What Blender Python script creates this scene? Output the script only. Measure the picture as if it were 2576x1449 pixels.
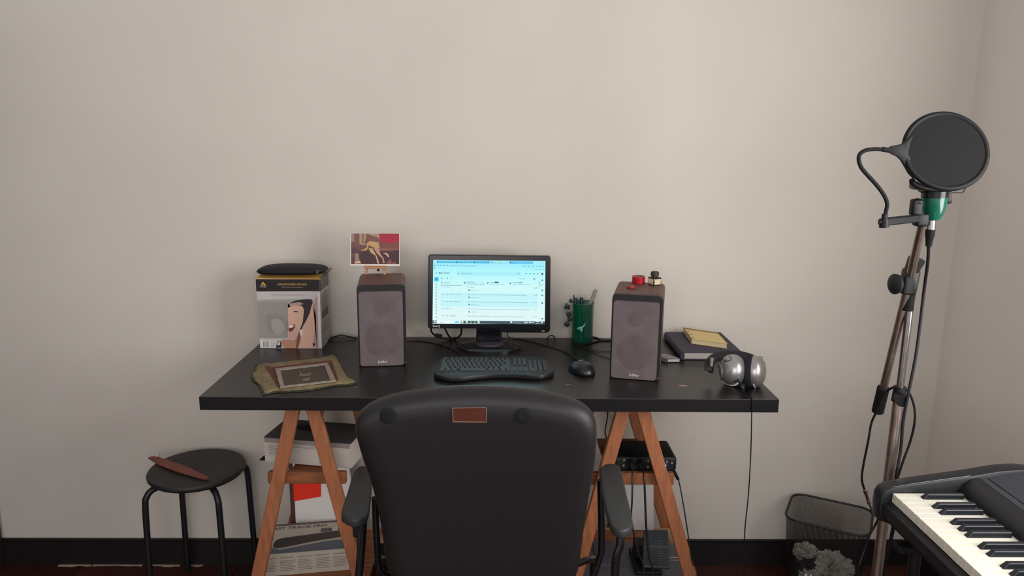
import bpy, bmesh, math, random
import numpy as np
from mathutils import Vector, Matrix, noise as mnoise
random.seed(7)
for _o in list(bpy.data.objects): bpy.data.objects.remove(_o)
sc = bpy.context.scene
COL = sc.collection
PI = math.pi
# ------------------------------------------------------------------ camera
F_PX, YAW, PITCH, ROLL = 1895.9, 0.015445, 0.204764, 0.009870
CAM = np.array([0.0, -2.6139, 1.6204])
def cam_axes():
    cy, sy, cp, sp = math.cos(YAW), math.sin(YAW), math.cos(PITCH), math.sin(PITCH)
    f = np.array([sy*cp, cy*cp, -sp]); r = np.array([cy, -sy, 0.0]); u = np.cross(r, f)
    c, s = math.cos(ROLL), math.sin(ROLL)
    return c*r+s*u, -s*r+c*u, f
AR, AU, AF = cam_axes()
cd = bpy.data.cameras.new('camera'); cam = bpy.data.objects.new('camera', cd); COL.objects.link(cam)
cd.sensor_width = 36; cd.lens = F_PX/2576*36; cd.clip_start = .02; cd.clip_end = 60
cam.matrix_world = Matrix([[AR[i], AU[i], -AF[i], CAM[i]] for i in range(3)]+[[0, 0, 0, 1]])
sc.camera = cam
# measuring helpers: a photograph pixel seen on a known plane of the room
def _ray(u, v): return AF+(u-1288)/F_PX*AR-(v-724.5)/F_PX*AU
def PZ(u, v, z): d = _ray(u, v); return Vector(CAM+d*(z-CAM[2])/d[2])
def PY(u, v, y): d = _ray(u, v); return Vector(CAM+d*(y-CAM[1])/d[1])
# ------------------------------------------------------------------ light
sc.view_settings.view_transform = 'Standard'; sc.view_settings.look = 'None'
sc.view_settings.exposure = 0.0; sc.view_settings.gamma = 1; sc.view_settings.use_curve_mapping = False
wd = bpy.data.worlds.new('world'); sc.world = wd; wd.use_nodes = True
wd.node_tree.nodes['Background'].inputs[0].default_value = (.95, .93, 1, 1)
wd.node_tree.nodes['Background'].inputs[1].default_value = .58
XWIN = 1.545
def area(name, loc, target, sx, sy, power, color, spread=180):
    l = bpy.data.lights.new(name, 'AREA'); l.shape = 'RECTANGLE'; l.size = sx; l.size_y = sy
    l.energy = power; l.color = color; l.spread = math.radians(spread)
    o = bpy.data.objects.new(name, l); COL.objects.link(o); o.location = loc
    o.rotation_euler = (Vector(target)-Vector(loc)).to_track_quat('-Z', 'Y').to_euler(); return o
area('window_light', (XWIN, -1.95, 1.68), (XWIN-1, -1.95, 1.68), 1.25, 1.35, 52, (1, .985, .975))
area('room_fill', (-.2, -4.35, 1.9), (-.2, 0, 1.3), 2.6, 1.6, 42, (1, .975, .965))
# ------------------------------------------------------------------ materials
def lin(h):
    h = h.lstrip('#'); v = [int(h[i:i+2], 16)/255 for i in (0, 2, 4)]
    return tuple((c/12.92 if c <= .04045 else ((c+.055)/1.055)**2.4) for c in v)+(1,)
MT = {}
def mat(name, color, rough=.5, metal=0, spec=.5, alpha=1, trans=0, noise=0, nscale=40, bump=0, bscale=200, coat=0, stretch=None, emit=None, ior=1.45):
    if name in MT: return MT[name]
    m = bpy.data.materials.new(name); m.use_nodes = True; nt = m.node_tree; b = nt.nodes['Principled BSDF']
    c = lin(color) if isinstance(color, str) else tuple(color)+(1,)
    b.inputs['Base Color'].default_value = c; b.inputs['Roughness'].default_value = rough
    b.inputs['Metallic'].default_value = metal; b.inputs['Specular IOR Level'].default_value = spec
    b.inputs['Alpha'].default_value = alpha; b.inputs['Transmission Weight'].default_value = trans
    b.inputs['Coat Weight'].default_value = coat; b.inputs['IOR'].default_value = ior
    if emit: b.inputs['Emission Color'].default_value = c; b.inputs['Emission Strength'].default_value = emit; b.inputs['Base Color'].default_value = (.01, .01, .01, 1)
    if noise or bump:
        tc = nt.nodes.new('ShaderNodeTexCoord'); mp = nt.nodes.new('ShaderNodeMapping')
        nt.links.new(tc.outputs['Object'], mp.inputs[0])
        if stretch: mp.inputs['Scale'].default_value = stretch
    if noise:
        n = nt.nodes.new('ShaderNodeTexNoise'); n.inputs['Scale'].default_value = nscale; n.inputs['Detail'].default_value = 6
        nt.links.new(mp.outputs[0], n.inputs['Vector'])
        r = nt.nodes.new('ShaderNodeValToRGB'); r.color_ramp.elements[0].position = .3; r.color_ramp.elements[1].position = .7
        r.color_ramp.elements[0].color = tuple(max(0, x*(1-noise)) for x in c[:3])+(1,)
        r.color_ramp.elements[1].color = tuple(min(1, x*(1+noise)) for x in c[:3])+(1,)
        nt.links.new(n.outputs[0], r.inputs[0]); nt.links.new(r.outputs[0], b.inputs['Base Color'])
    if bump:
        n2 = nt.nodes.new('ShaderNodeTexNoise'); n2.inputs['Scale'].default_value = bscale; n2.inputs['Detail'].default_value = 4
        nt.links.new(mp.outputs[0], n2.inputs['Vector'])
        bp = nt.nodes.new('ShaderNodeBump'); bp.inputs['Strength'].default_value = bump; bp.inputs['Distance'].default_value = .002
        nt.links.new(n2.outputs[0], bp.inputs['Height']); nt.links.new(bp.outputs[0], b.inputs['Normal'])
    MT[name] = m; return m
wall_m = mat('wall_paint', '#cec7bc', .85, spec=.2, noise=.035, nscale=2.2, bump=.12, bscale=60)
rwall_m = mat('right_wall_lightened', '#e0d8cf', .85, spec=.2, noise=.035, nscale=2.2, bump=.12, bscale=60)  # paler than the back wall to make up for weak light on this side
base_m = mat('baseboard_paint', '#191314', .5, noise=.15, nscale=12)
desk_m = mat('black_desk_veneer', '#151112', .33, spec=.6, noise=.18, nscale=14, bump=.06, bscale=300)
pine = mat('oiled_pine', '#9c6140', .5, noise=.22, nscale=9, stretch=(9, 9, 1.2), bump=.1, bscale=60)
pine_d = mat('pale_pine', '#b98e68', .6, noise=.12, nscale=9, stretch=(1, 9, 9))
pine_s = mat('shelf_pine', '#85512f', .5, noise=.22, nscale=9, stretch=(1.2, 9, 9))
knot_m = mat('pine_knot', '#4a2412', .5)
blk = mat('black_plastic', '#0f0f11', .5, spec=.4)
blk_g = mat('black_gloss', '#101013', .22)
blk_m = mat('black_rubber', '#111113', .75, spec=.3, noise=.2, nscale=60)
chairm = mat('chair_shell_plastic', '#1d1a1b', .42, spec=.45, bump=.25, bscale=900)
grill = mat('speaker_grille_cloth', '#6a5f60', .9, spec=.1, noise=.12, nscale=25, bump=.5, bscale=900)
walnut = mat('walnut_vinyl', '#5e4238', .55, noise=.2, nscale=10, stretch=(6, 1, 1), bump=.15, bscale=120)
chrome = mat('chrome', '#b5b0ad', .18, metal=1)
steel = mat('brown_tinted_chrome', '#b3a39a', .36, metal=1, noise=.2, nscale=30)  # chrome with its brownish reflections put into the base colour
silver = mat('silver_plastic', '#a3a09e', .3, metal=.75)
white_p = mat('white_paper', '#bdb8b2', .8)
cream = mat('cream_paper', '#cfc08f', .8)
# ------------------------------------------------------------------ mesh helpers
def B(): return bmesh.new()
def join(bm, tmp, mi=0):
    for f in tmp.faces: f.material_index = mi
    me = bpy.data.meshes.new('t'); tmp.to_mesh(me); tmp.free(); bm.from_mesh(me); bpy.data.meshes.remove(me)
def rot(z=0, x=0, y=0): return Matrix.Rotation(z, 4, 'Z') @ Matrix.Rotation(x, 4, 'X') @ Matrix.Rotation(y, 4, 'Y')
def box(bm, c, s, R=None, bev=0, seg=2, mi=0, vert_only=False):
    t = B(); bmesh.ops.create_cube(t, size=1)
    for v in t.verts: v.co = Vector((v.co.x*s[0], v.co.y*s[1], v.co.z*s[2]))
    if bev:
        es = t.edges[:]
        if vert_only: es = [e for e in es if abs(e.verts[0].co.z-e.verts[1].co.z) > 1e-6]
        bmesh.ops.bevel(t, geom=es, offset=bev, segments=seg, affect='EDGES', profile=.5)
    M = Matrix.Translation(Vector(c)) @ (R if R else Matrix())
    for v in t.verts: v.co = M @ v.co
    join(bm, t, mi)
def frame_of(d):
    d = Vector(d).normalized(); a = Vector((0, 0, 1)) if abs(d.z) < .9 else Vector((1, 0, 0))
    x = d.cross(a).normalized(); y = d.cross(x).normalized(); return x, y
def lathe(bm, o, ax, prof, n=24, mi=0, sy=1, up=None):
    """profile of (distance along ax, radius)"""
    o = Vector(o); ax = Vector(ax).normalized(); x, y = frame_of(ax)
    if up is not None: y = (Vector(up)-ax*Vector(up).dot(ax)).normalized(); x = y.cross(ax)
    t = B(); rings = []
    for (h, r) in prof:
        if r < 1e-6: rings.append([t.verts.new(o+ax*h)])
        else: rings.append([t.verts.new(o+ax*h+x*(r*math.cos(2*PI*k/n))+y*(r*sy*math.sin(2*PI*k/n))) for k in range(n)])
    for a, b in zip(rings, rings[1:]):
        for k in range(n):
            k2 = (k+1) % n
            vs = [a[k % len(a)], a[k2 % len(a)], b[k2 % len(b)], b[k % len(b)]]
            u = []
            for v in vs:
                if v not in u: u.append(v)
            if len(u) > 2: t.faces.new(u)
    if len(rings[0]) > 1: t.faces.new(rings[0][::-1])
    if len(rings[-1]) > 1: t.faces.new(rings[-1])
    bmesh.ops.recalc_face_normals(t, faces=t.faces[:]); join(bm, t, mi)
def cyl(bm, p0, p1, r, r1=None, n=16, mi=0):
    p0 = Vector(p0); p1 = Vector(p1); L = (p1-p0).length
    lathe(bm, p0, p1-p0, [(0, r), (L, r if r1 is None else r1)], n, mi)
def spline(pts, k=8, closed=False):
    P = [Vector(p) for p in pts]; n = len(P); out = []
    if n < 3: return P
    g = (lambda i: P[i % n]) if closed else (lambda i: P[max(0, min(n-1, i))])
    for i in range(n if closed else n-1):
        a, b, c, d = g(i-1), g(i), g(i+1), g(i+2)
        for j in range(k):
            t = j/k
            out.append(.5*((2*b)+(c-a)*t+(2*a-5*b+4*c-d)*t*t+(3*b-a-3*c+d)*t**3))
    if not closed: out.append(P[-1])
    return out
def tube(bm, pts, r, n=8, smooth=6, closed=False, mi=0, flat=1, up=None):
    P = spline(pts, smooth, closed) if smooth else [Vector(p) for p in pts]
    t = B(); rings = []; N = len(P); px = None
    for i, p in enumerate(P):
        d = (P[(i+1) % N]-P[i-1]) if closed else (P[min(N-1, i+1)]-P[max(0, i-1)])
        d.normalize()
        if px is None: px = frame_of(d)[0] if up is None else Vector(up)
        px = (px-d*px.dot(d)).normalized(); py = d.cross(px)
        rr = r(i/(N-1)) if callable(r) else r
        rings.append([t.verts.new(p+px*(rr*math.cos(2*PI*k/n))+py*(rr*flat*math.sin(2*PI*k/n))) for k in range(n)])
    pairs = list(zip(rings, rings[1:]))
    if closed: pairs.append((rings[-1], rings[0]))
    for a, b in pairs:
        for k in range(n): t.faces.new([a[k], a[(k+1) % n], b[(k+1) % n], b[k]])
    if not closed: t.faces.new(rings[0][::-1]); t.faces.new(rings[-1])
    bmesh.ops.recalc_face_normals(t, faces=t.faces[:]); join(bm, t, mi)
def prism(bm, pts, d, bev=0, mi=0, seg=2):
    t = B(); d = Vector(d); a = [t.verts.new(Vector(p)) for p in pts]; b = [t.verts.new(Vector(p)+d) for p in pts]; n = len(pts)
    t.faces.new(a); t.faces.new(b[::-1])
    for i in range(n): t.faces.new([a[i], b[i], b[(i+1) % n], a[(i+1) % n]])
    bmesh.ops.recalc_face_normals(t, faces=t.faces[:])
    if bev:
        top = [e for e in t.edges if (e.verts[0] in b and e.verts[1] in b) or (e.verts[0] in a and e.verts[1] in a)]
        bmesh.ops.bevel(t, geom=top, offset=bev, segments=seg, affect='EDGES', profile=.5)
    join(bm, t, mi)
def extrude_profile(bm, prof, y0, y1, mi=0, bev=0):
    prism(bm, [(x, y0, z) for x, z in prof], (0, y1-y0, 0), bev, mi)
INV = {}
def mk(name, bm, mats, parent=None, smooth=False, base=None, autos=None):
    """link bm (in room coordinates) as one mesh object"""
    me = bpy.data.meshes.new(name)
    if parent is not None: bm.transform(INV[parent.name])
    elif base is not None: bm.transform(Matrix.Translation(-Vector(base)))
    if not isinstance(mats, (list, tuple)): mats = [mats]
    for f in bm.faces: f.smooth = bool(smooth)
    if smooth:
        for e in bm.edges:
            if len(e.link_faces) == 2 and e.calc_face_angle(0) > math.radians(autos or 42): e.smooth = False
    bm.to_mesh(me); bm.free()
    for m in mats: me.materials.append(m)
    o = bpy.data.objects.new(name, me); COL.objects.link(o)
    if parent is not None: o.parent = parent; INV[o.name] = INV[parent.name]
    else:
        b = Vector(base) if base is not None else Vector(); o.location = b; INV[o.name] = Matrix.Translation(-b)
    return o
def tag(o, label=None, cat=None, group=None, kind=None):
    if label: o['label'] = label
    if cat: o['category'] = cat
    if group: o['group'] = group
    if kind: o['kind'] = kind
    return o
def thing(name, label, cat, loc, group=None):
    o = bpy.data.objects.new(name, None); COL.objects.link(o); o.location = loc; o.empty_display_size = .03
    INV[o.name] = Matrix.Translation(-Vector(loc)); return tag(o, label, cat, group)
def text_bm(s, size, origin, ux, uy, depth=.0003, align='LEFT', bold=0):
    """lettering as a mesh; ux along the line, uy up"""
    cu = bpy.data.curves.new('t', 'FONT'); cu.body = s; cu.size = size; cu.align_x = align; cu.extrude = 0; cu.resolution_u = 2; cu.offset = bold
    ob = bpy.data.objects.new('t', cu); COL.objects.link(ob)
    me = bpy.data.meshes.new_from_object(ob.evaluated_get(bpy.context.evaluated_depsgraph_get()))
    bm = B(); bm.from_mesh(me); bpy.data.meshes.remove(me); bpy.data.objects.remove(ob); bpy.data.curves.remove(cu)
    ux = Vector(ux).normalized(); uy = Vector(uy).normalized(); uz = ux.cross(uy); o = Vector(origin)+uz*depth
    for v in bm.verts: v.co = o+ux*v.co.x+uy*v.co.y+uz*v.co.z
    return bm
def add_text(bm, mi, *a, **k): t = text_bm(*a, **k); join(bm, t, mi)
def flat(bm, pts, mi=0, off=None):
    t = B(); vs = [t.verts.new(Vector(p)+(Vector(off) if off else Vector())) for p in pts]; f = t.faces.new(vs)
    bmesh.ops.triangulate(t, faces=[f]); join(bm, t, mi)
def print_px(bm, pts, y, lift, mi, k=(1, 0, 0), sm=0):
    """flat print on a wall-parallel face at depth y, outline measured in pixels (scaled crop k = scale, ox, oy)"""
    P = [PY(k[1]+a/k[0], k[2]+b/k[0], y) for a, b in pts]
    if sm: P = spline(P, sm, True)
    flat(bm, [(p.x, y-lift, p.z) for p in P], mi)
def print_z(bm, pts, z, lift, mi, k=(1, 0, 0), sm=0):
    P = [PZ(k[1]+a/k[0], k[2]+b/k[0], z) for a, b in pts]
    if sm: P = spline(P, sm, True)
    flat(bm, [(p.x, p.y, z+lift) for p in P], mi)
# ================================================================== ROOM
XR = 1.60; XL = -1.87; YB = -4.6; CH = 2.9
b = B(); box(b, ((XL+XR)/2, .06, CH/2), (XR-XL+.4, .12, CH)); tag(mk('wall_back', b, wall_m), kind='structure')
b = B(); box(b, (XR+.06, YB/2, CH/2), (.12, -YB, CH)); tag(mk('wall_right', b, rwall_m), kind='structure')
b = B(); box(b, (XL-.06, -2.9, CH/2), (.12, 3.4, CH)); tag(mk('wall_left', b, wall_m), kind='structure')
b = B(); box(b, ((XL+XR)/2, YB/2+.06, -.03), (XR-XL+.4, -YB+.3, .04)); fl = tag(mk('floor', b, mat('floor_bed', '#1c0f0b', .6)), kind='structure')
pm = [mat('parquet_red_%d' % i, c, .3, noise=.3, nscale=10, stretch=(1, 12, 1), coat=.2) for i, c in enumerate(('#42201a', '#361a15', '#4c2a21'))]
planks = []
for i, m in enumerate(pm):
    bb = B(); box(bb, (0, 0, 0), (.578, .0885, .009), bev=.0008, seg=1); me = bpy.data.meshes.new('floor_plank'); bb.to_mesh(me); bb.free(); me.materials.append(m); planks.append(me)
row = 0; y = -.045; cnt = 0
while y > YB+1.0:
    x = XL+.02+(row % 3)*.19-.3
    while x < XR-.02:
        x0, x1 = max(x, XL+.001), min(x+.58, XR-.001)
        if x1-x0 > .03 and cnt < 290:
            o = bpy.data.objects.new('floor_plank', planks[random.randrange(3)]); COL.objects.link(o); o.parent = fl
            o.location = ((x0+x1)/2, y, -.0047); o.scale = ((x1-x0)/.58, 1, 1); cnt += 1
        x += .58
    y -= .09; row += 1
def baseboard(name, prof_fn):
    b = B(); prof_fn(b); return tag(mk(name, b, base_m), kind='structure')
def bb_back(b):
    box(b, ((XL+XR)/2, -.007, .048), (XR-XL, .014, .096)); box(b, ((XL+XR)/2, -.005, .1), (XR-XL, .010, .009), bev=.002)
baseboard('baseboard_back', bb_back)
def bb_right(b):
    box(b, (XR-.007, YB/2-.01, .048), (.014, -YB-.05, .096)); box(b, (XR-.005, YB/2-.01, .1), (.010, -YB-.05, .009), bev=.002)
baseboard('baseboard_right', bb_right)
# window in the right wall above the piano (the daylight comes from it)
b = B(); yw0, yw1, zw0, zw1 = -2.62, -1.28, .96, 2.4
for c_, s_ in (((XR-.03, (yw0+yw1)/2, zw0), (.07, yw1-yw0+.1, .05)), ((XR-.03, (yw0+yw1)/2, zw1), (.06, yw1-yw0+.1, .05)), ((XR-.03, yw0, (zw0+zw1)/2), (.06, .05, zw1-zw0)), ((XR-.03, yw1, (zw0+zw1)/2), (.06, .05, zw1-zw0))): box(b, c_, s_, bev=.004)
tag(mk('window_1', b, mat('window_frame', '#cfcac2', .5)), kind='structure')
# door frame in the left corner
b = B()
box(b, (XL-.02, -.06, 1.05), (.06, .09, 2.1), bev=.004); box(b, (XL-.03, -.13, 1.05), (.05, .05, 2.1), bev=.003)
tag(mk('trim_1', b, mat('door_frame_paint', '#2a1c1b', .45)), kind='structure')
b = B(); box(b, (XL-.035, -.66, 1.02), (.04, 1.0, 2.04), bev=.003)
dr = tag(mk('door_1', b, mat('door_paint', '#2c1e1c', .45, noise=.1)), kind='structure')
b = B(); cyl(b, (XL-.015, -1.08, 1.02), (XL+.04, -1.08, 1.02), .009); cyl(b, (XL+.035, -1.08, 1.02), (XL+.035, -.97, 1.02), .008)
mk('door_handle', b, chrome, dr, True)
# pale plaster drips along the foot of the baseboard
b = B()
for (u0, u1) in ((150, 232), (236, 360), (378, 455), (466, 512)):
    p0 = PZ(u0, 1419, .002); p1 = PZ(u1, 1419, .002); n = 9; t = []
    for i in range(n): t.append((p0.x+(p1.x-p0.x)*i/(n-1), -.0145, 0))
    for i in range(n-1, -1, -1): t.append((p0.x+(p1.x-p0.x)*i/(n-1), -.019-random.random()*.009, 0))
    prism(b, t, (0, 0, .0015))
mk('plaster_smear', b, mat('plaster_smear', '#a89a86', .9), fl)
# ================================================================== DESK
ZT = .901; DX0, DX1, DY0, DY1 = -.8243, .774, -.6433, -.02; TK = .0387
dk = thing('desk', 'long black tabletop laid across two wooden trestles', 'desk', ((DX0+DX1)/2, (DY0+DY1)/2, ZT-TK))
b = B(); box(b, ((DX0+DX1)/2, (DY0+DY1)/2, ZT-TK/2), (DX1-DX0, DY1-DY0, TK), bev=.0012, seg=2); tb = mk('tabletop', b, desk_m, dk)
b = B(); box(b, ((DX0+DX1)/2, DY0-.0004, ZT-TK/2), (DX1-DX0-.003, .001, TK-.003)); mk('front_darkening_strip', b, mat('front_darkening_black', '#0e0a0c', .6, spec=.3), dk)  # added darker, duller strip so the front face reflects less fill light
for (u, v, w) in ((1718, 971, 12), (1428, 968, 5), (1434, 968, 4), (1430, 977, 2.5), (617, 977, 3), (895, 975, 3)):
    c = PZ(u, v, ZT); n = 9; b = B()
    flat(b, [(c.x+w/1000*math.cos(2*PI*i/n)*(.7+.6*random.random()), c.y+w/2400*math.sin(2*PI*i/n)*(.6+random.random()), ZT+.0003) for i in range(n)])
    mk('chipped_spot', b, mat('chipped_veneer', '#b08d78', .8), dk)
# ================================================================== TRESTLES
def bar(bm, p0, p1, w, t, mi=0, wdir=(1, 0, 0), bev=.002):
    """timber from p0 to p1; w across wdir, t the other way"""
    p0 = Vector(p0); p1 = Vector(p1); d = (p1-p0).normalized(); x = Vector(wdir); x = (x-d*x.dot(d)).normalized(); y = d.cross(x)
    R = Matrix([[x[i], y[i], d[i]] for i in range(3)]).to_4x4(); box(bm, (p0+p1)/2, (w, t, (p1-p0).length), R, bev=bev, seg=1, mi=mi)
def trestle(label, cx, xl0, xr0, side):
    ztop = ZT-TK-.003; t = thing('trestle', label, 'trestle', (cx, -.34, 0), 'pine trestles under the desk')
    for yy, nm in ((-.565, 'f'), (-.105, 'r')):
        s = 1 if yy < -.3 else -1
        for sx, xf in ((-1, xl0), (1, xr0)):
            b = B(); bar(b, (xf, yy+(0 if s > 0 else 0), 0), (cx+sx*.024, yy, ztop-.002), .038, .021); lg = mk('leg', b, pine, t)
            if side == 'L' and s > 0 and sx < 0:
                b = B(); c = PY(691, 1275, -.576); lathe(b, (c.x, -.5735, c.z), (0, -1, 0), [(0, .0085), (.0012, .008)], 14, up=(0, 0, 1), sy=1.3); mk('knot', b, knot_m, lg)
        for zz, hh in ((.617, .036), (.19, .055)):
            if zz > .4 and s < 0: continue
            f = 1-(zz+.0)/ztop; ex = .052 if zz > .4 else .03; xa = cx+(xl0-cx)*f-ex; xb = cx+(xr0-cx)*f+ex
            yb = yy+s*.0225
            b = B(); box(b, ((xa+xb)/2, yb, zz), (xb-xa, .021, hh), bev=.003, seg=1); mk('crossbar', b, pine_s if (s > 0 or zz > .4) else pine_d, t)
    b = B(); box(b, (cx, -.335, ztop-.01), (.055, .42, .02), bev=.002); mk('top_rail', b, pine_s, t)
    for zz, n, span in ((.6095, 4, .26), (.2195, 6, .36)):
        f = 1-zz/ztop; w = (xr0-xl0)*f
        xa = cx+(xl0-cx)*f; pitch = span/n
        for i in range(n):
            yy = -.525+pitch*(i+.5)+.01
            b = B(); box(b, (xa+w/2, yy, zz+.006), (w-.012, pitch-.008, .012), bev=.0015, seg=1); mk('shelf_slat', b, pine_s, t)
    return t
trestle('left pine trestle holding the grey boxes beneath the desk', -.562, -.797, -.352, 'L')
trestle('right pine trestle holding the audio interface beneath the desk', .382, .163, .677, 'R')
ZS = .622; ZL = .232
# ---- things on the left trestle
def yaw_box(bm, fl_, fr_, depth, z0, z1, bev=.001, mi=0):
    a = Vector((fl_[0], fl_[1], 0)); c = Vector((fr_[0], fr_[1], 0)); d = (c-a).normalized(); n = Vector((-d.y, d.x, 0))
    prism(bm, [(q.x, q.y, z0) for q in (a, c, c+n*depth, a+n*depth)], (0, 0, z1-z0), bev, mi); return a, d, n
t = thing('carton', 'pale grey printed carton with dark lid on the left trestle upper shelf', 'box', (-.57, -.42, ZS+.0055))
g_side = mat('pale_carton', '#bdb4ab', .7, noise=.05); g_top = mat('dark_carton_lid', '#4a4645', .55, noise=.25, nscale=12)
z0 = ZS+.0055; A = PZ(667, 1161, z0); C = PZ(884, 1179, z0); z1 = PY(665, 1101, A.y).z
b = B(); a, d, n = yaw_box(b, (A.x, A.y), (C.x, C.y), .15, z0, z1); Wc = (Vector((C.x, C.y, 0))-a).length; mk('carton_body', b, g_side, t)
b = B(); yaw_box(b, (A.x-.001, A.y-.001), (C.x+.001, C.y-.001), .152, z1, z1+.002); mk('lid', b, g_top, t)
b = B(); yaw_box(b, tuple(a+d*.002-n*.0006)[:2], tuple(a+d*(Wc-.002)-n*.0006)[:2], .0004, z1-.014, z1-.0005, 0); mk('lid_band', b, mat('carton_band', '#8b827d', .6), t)
def on(a, d, n, s, h, z): q = a+d*s-n*h; return (q.x, q.y, z)
b = B()
for i in range(7): flat(b, [on(a, d, n, s, .0007, z) for s, z in ((.015, z1-.022-i*.005), (.045, z1-.022-i*.005), (.045, z1-.02-i*.005), (.015, z1-.02-i*.005))])
for i in range(2): flat(b, [on(a, d, n, s, .0007, z) for s, z in ((.085, z1-.02-i*.004), (.2, z1-.02-i*.004), (.2, z1-.0185-i*.004), (.085, z1-.0185-i*.004))])
flat(b, [on(a, d, n, .185+.012*math.cos(i*PI/6), .0007, z0+.012+.003*math.sin(i*PI/6)) for i in range(12)])
mk('printed_text', b, mat('print_grey', '#8d837c', .8), t)
b = B(); flat(b, [(-.60+.05*math.cos(i*PI/5)*(.6+.5*random.random()), -.385+.03*math.sin(i*PI/5)*(.6+.5*random.random()), z1+.0024) for i in range(10)])
mk('lid_print', b, mat('lid_print', '#1b1718', .5), t)
b = B(); c0 = PZ(653, 1158, ZS+.0005)
prism(b, [(c0.x, c0.y, ZS-.0), (c0.x+.06, c0.y-.012, ZS), (c0.x+.2, c0.y+.0, ZS), (c0.x+.2, c0.y+.1, ZS), (c0.x+.02, c0.y+.1, ZS)], (0, 0, .0045), .001)
tag(mk('folder', b, blk_m, base=(c0.x+.1, c0.y+.05, ZS)), 'flat black folder jutting out beneath the pale grey carton', 'folder')
# white board with red sticker
t = thing('white_binder', 'white binder with a bright red sticker behind the lower left carton', 'binder', (-.62, -.2, ZL))
yb = -.215
q = [PY(u, v, yb) for u, v in ((737, 1190), (872, 1190), (905, 1440), (737, 1440))]
b = B(); prism(b, [(q[0].x, yb, .56), (q[1].x, yb, .56), (q[1].x+.03, yb, ZL+.001), (q[0].x, yb, ZL+.001)], (0, .02, 0), .001); mk('cover', b, mat('white_card', '#d8d3cf', .6), t)
b = B(); print_px(b, [(735, 1216), (808, 1214), (808, 1249), (735, 1262)], yb, .0006, 0); mk('red_sticker', b, mat('red_sticker', '#e2301a', .5), t)
b = B(); box(b, (q[0].x-.008, yb+.012, .40), (.012, .03, .33), bev=.001); mk('spine', b, mat('spine_brown', '#4a2f28', .6), t)
# lower carton
t = thing('product_carton', 'white carton printed with an audio interface picture on the left trestle lower shelf', 'box', (-.6, -.33, ZL))
zl1 = ZL+.075
A = PZ(657, 1452, ZL); C = PZ(885, 1433, ZL)
wcard = mat('newsprint_card', '#b3aa9c', .75, noise=.05)
b = B(); a, d, n = yaw_box(b, (A.x, A.y), (C.x, C.y), .19, ZL, zl1, .0008); mk('carton_body', b, wcard, t)
W_ = (Vector((C.x, C.y, 0))-a).length
def top(s, q): v = a+d*(s*W_)+n*(.19*q); return (v.x, v.y, zl1+.0005)
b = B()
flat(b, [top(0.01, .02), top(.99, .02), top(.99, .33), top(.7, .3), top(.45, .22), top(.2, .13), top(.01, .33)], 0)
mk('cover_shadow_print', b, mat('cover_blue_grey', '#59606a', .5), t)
b = B(); P = [top(.12, .26), top(.13, .42), top(.2, .5), (top(.5, .56)), top(.85, .62), top(.93, .55), top(.9, .42), top(.6, .33), top(.3, .22), top(.17, .19)]
flat(b, [Vector(p)+Vector((0, 0, .0004)) for p in spline(P, 4, True)], 0); mk('device_picture', b, mat('picture_dark', '#35302e', .5), t)
b = B()
for (s0, s1, q0, q1) in ((.63, .76, .62, .74), (.83, .98, .62, .76)): flat(b, [top(s0, q0), top(s1, q0), top(s1, q1), top(s0, q1)], 0, (0, 0, .0003))
flat(b, [top(.02, .93), top(.98, .93), top(.98, .995), top(.02, .995)], 0)
mk('dark_panel_print', b, mat('print_taupe', '#5d5350', .7), t)
b = B(); flat(b, [top(.76, .62), top(.83, .62), top(.83, .76), top(.76, .76)], 0, (0, 0, .0003)); mk('pale_panel_print', b, white_p, t)
ux = d; b = B(); add_text(b, 0, 'FAST TRACK PRO', .0235, top(.03, .8), ux, n, depth=.0008, bold=.0004); mk('carton_title', b, mat('print_taupe2', '#6b605b', .7), t)
b = B()
def frontp(s, h): v = a+d*(s*W_)-n*.0005; return (v.x, v.y, ZL+.075*h)
add_text(b, 0, 'FINAL', .011, top(.3, .055), ux, n, depth=.0008)
for c in range(5):
    s0 = .02+c*.195
    flat(b, [frontp(s0, .8), frontp(s0+.15, .8), frontp(s0+.15, .84), frontp(s0, .84)])
    for r in range(7):
        z_ = .66-r*.075; w_ = .17*(.75+.25*random.random())
        flat(b, [frontp(s0, z_), frontp(s0+w_, z_), frontp(s0+w_, z_+.028), frontp(s0, z_+.028)])
mk('small_print', b, mat('print_grey2', '#877d73', .8), t)
# ---- things on the right trestle
t = thing('audio_interface', 'black audio interface with a lit blue light on the right trestle shelf', 'audio interface', (.44, -.43, ZS))
yF = PZ(1600, 1189, ZS).y; xR_ = PY(1703, 1170, yF).x; zt_ = PY(1600, 1150, yF).z; yB_ = PZ(1660, 1106, zt_).y
b = B(); box(b, (xR_-.0975, (yF+yB_)/2, (ZS+zt_)/2+.0006), (.195, yB_-yF, zt_-ZS), bev=min(.012, (zt_-ZS)*.35), seg=4); mk('case', b, blk, t, True)
b = B(); box(b, (xR_-.0975, yF-.001, (ZS+zt_)/2), (.172, .004, (zt_-ZS)*.75), bev=.0015); fp = mk('front_panel', b, mat('panel_black', '#0e0e10', .5), t)
for (u, v, rr) in ((1569, 1157, 3), (1568, 1171, 3), (1630, 1159, 3), (1629, 1174, 3), (1677, 1161, 3), (1690, 1164, 3)):
    p = PY(u, v, yF-.003); b = B(); lathe(b, (p.x, yF-.003, p.z), (0, -1, 0), [(0, .0035), (.003, .0035), (.005, .002)], 12); mk('knob', b, mat('brass_knob', '#b9a48c', .35, metal=.6), fp, True)
for (u, v) in ((1586, 1164), (1610, 1164)):
    p = PY(u, v, yF-.003); b = B(); lathe(b, (p.x, yF-.003, p.z), (0, -1, 0), [(0, .0125), (.004, .0125), (.006, .011), (.006, .008), (.002, .008)], 20); mk('input_jack', b, blk_g, fp, True)
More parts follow.
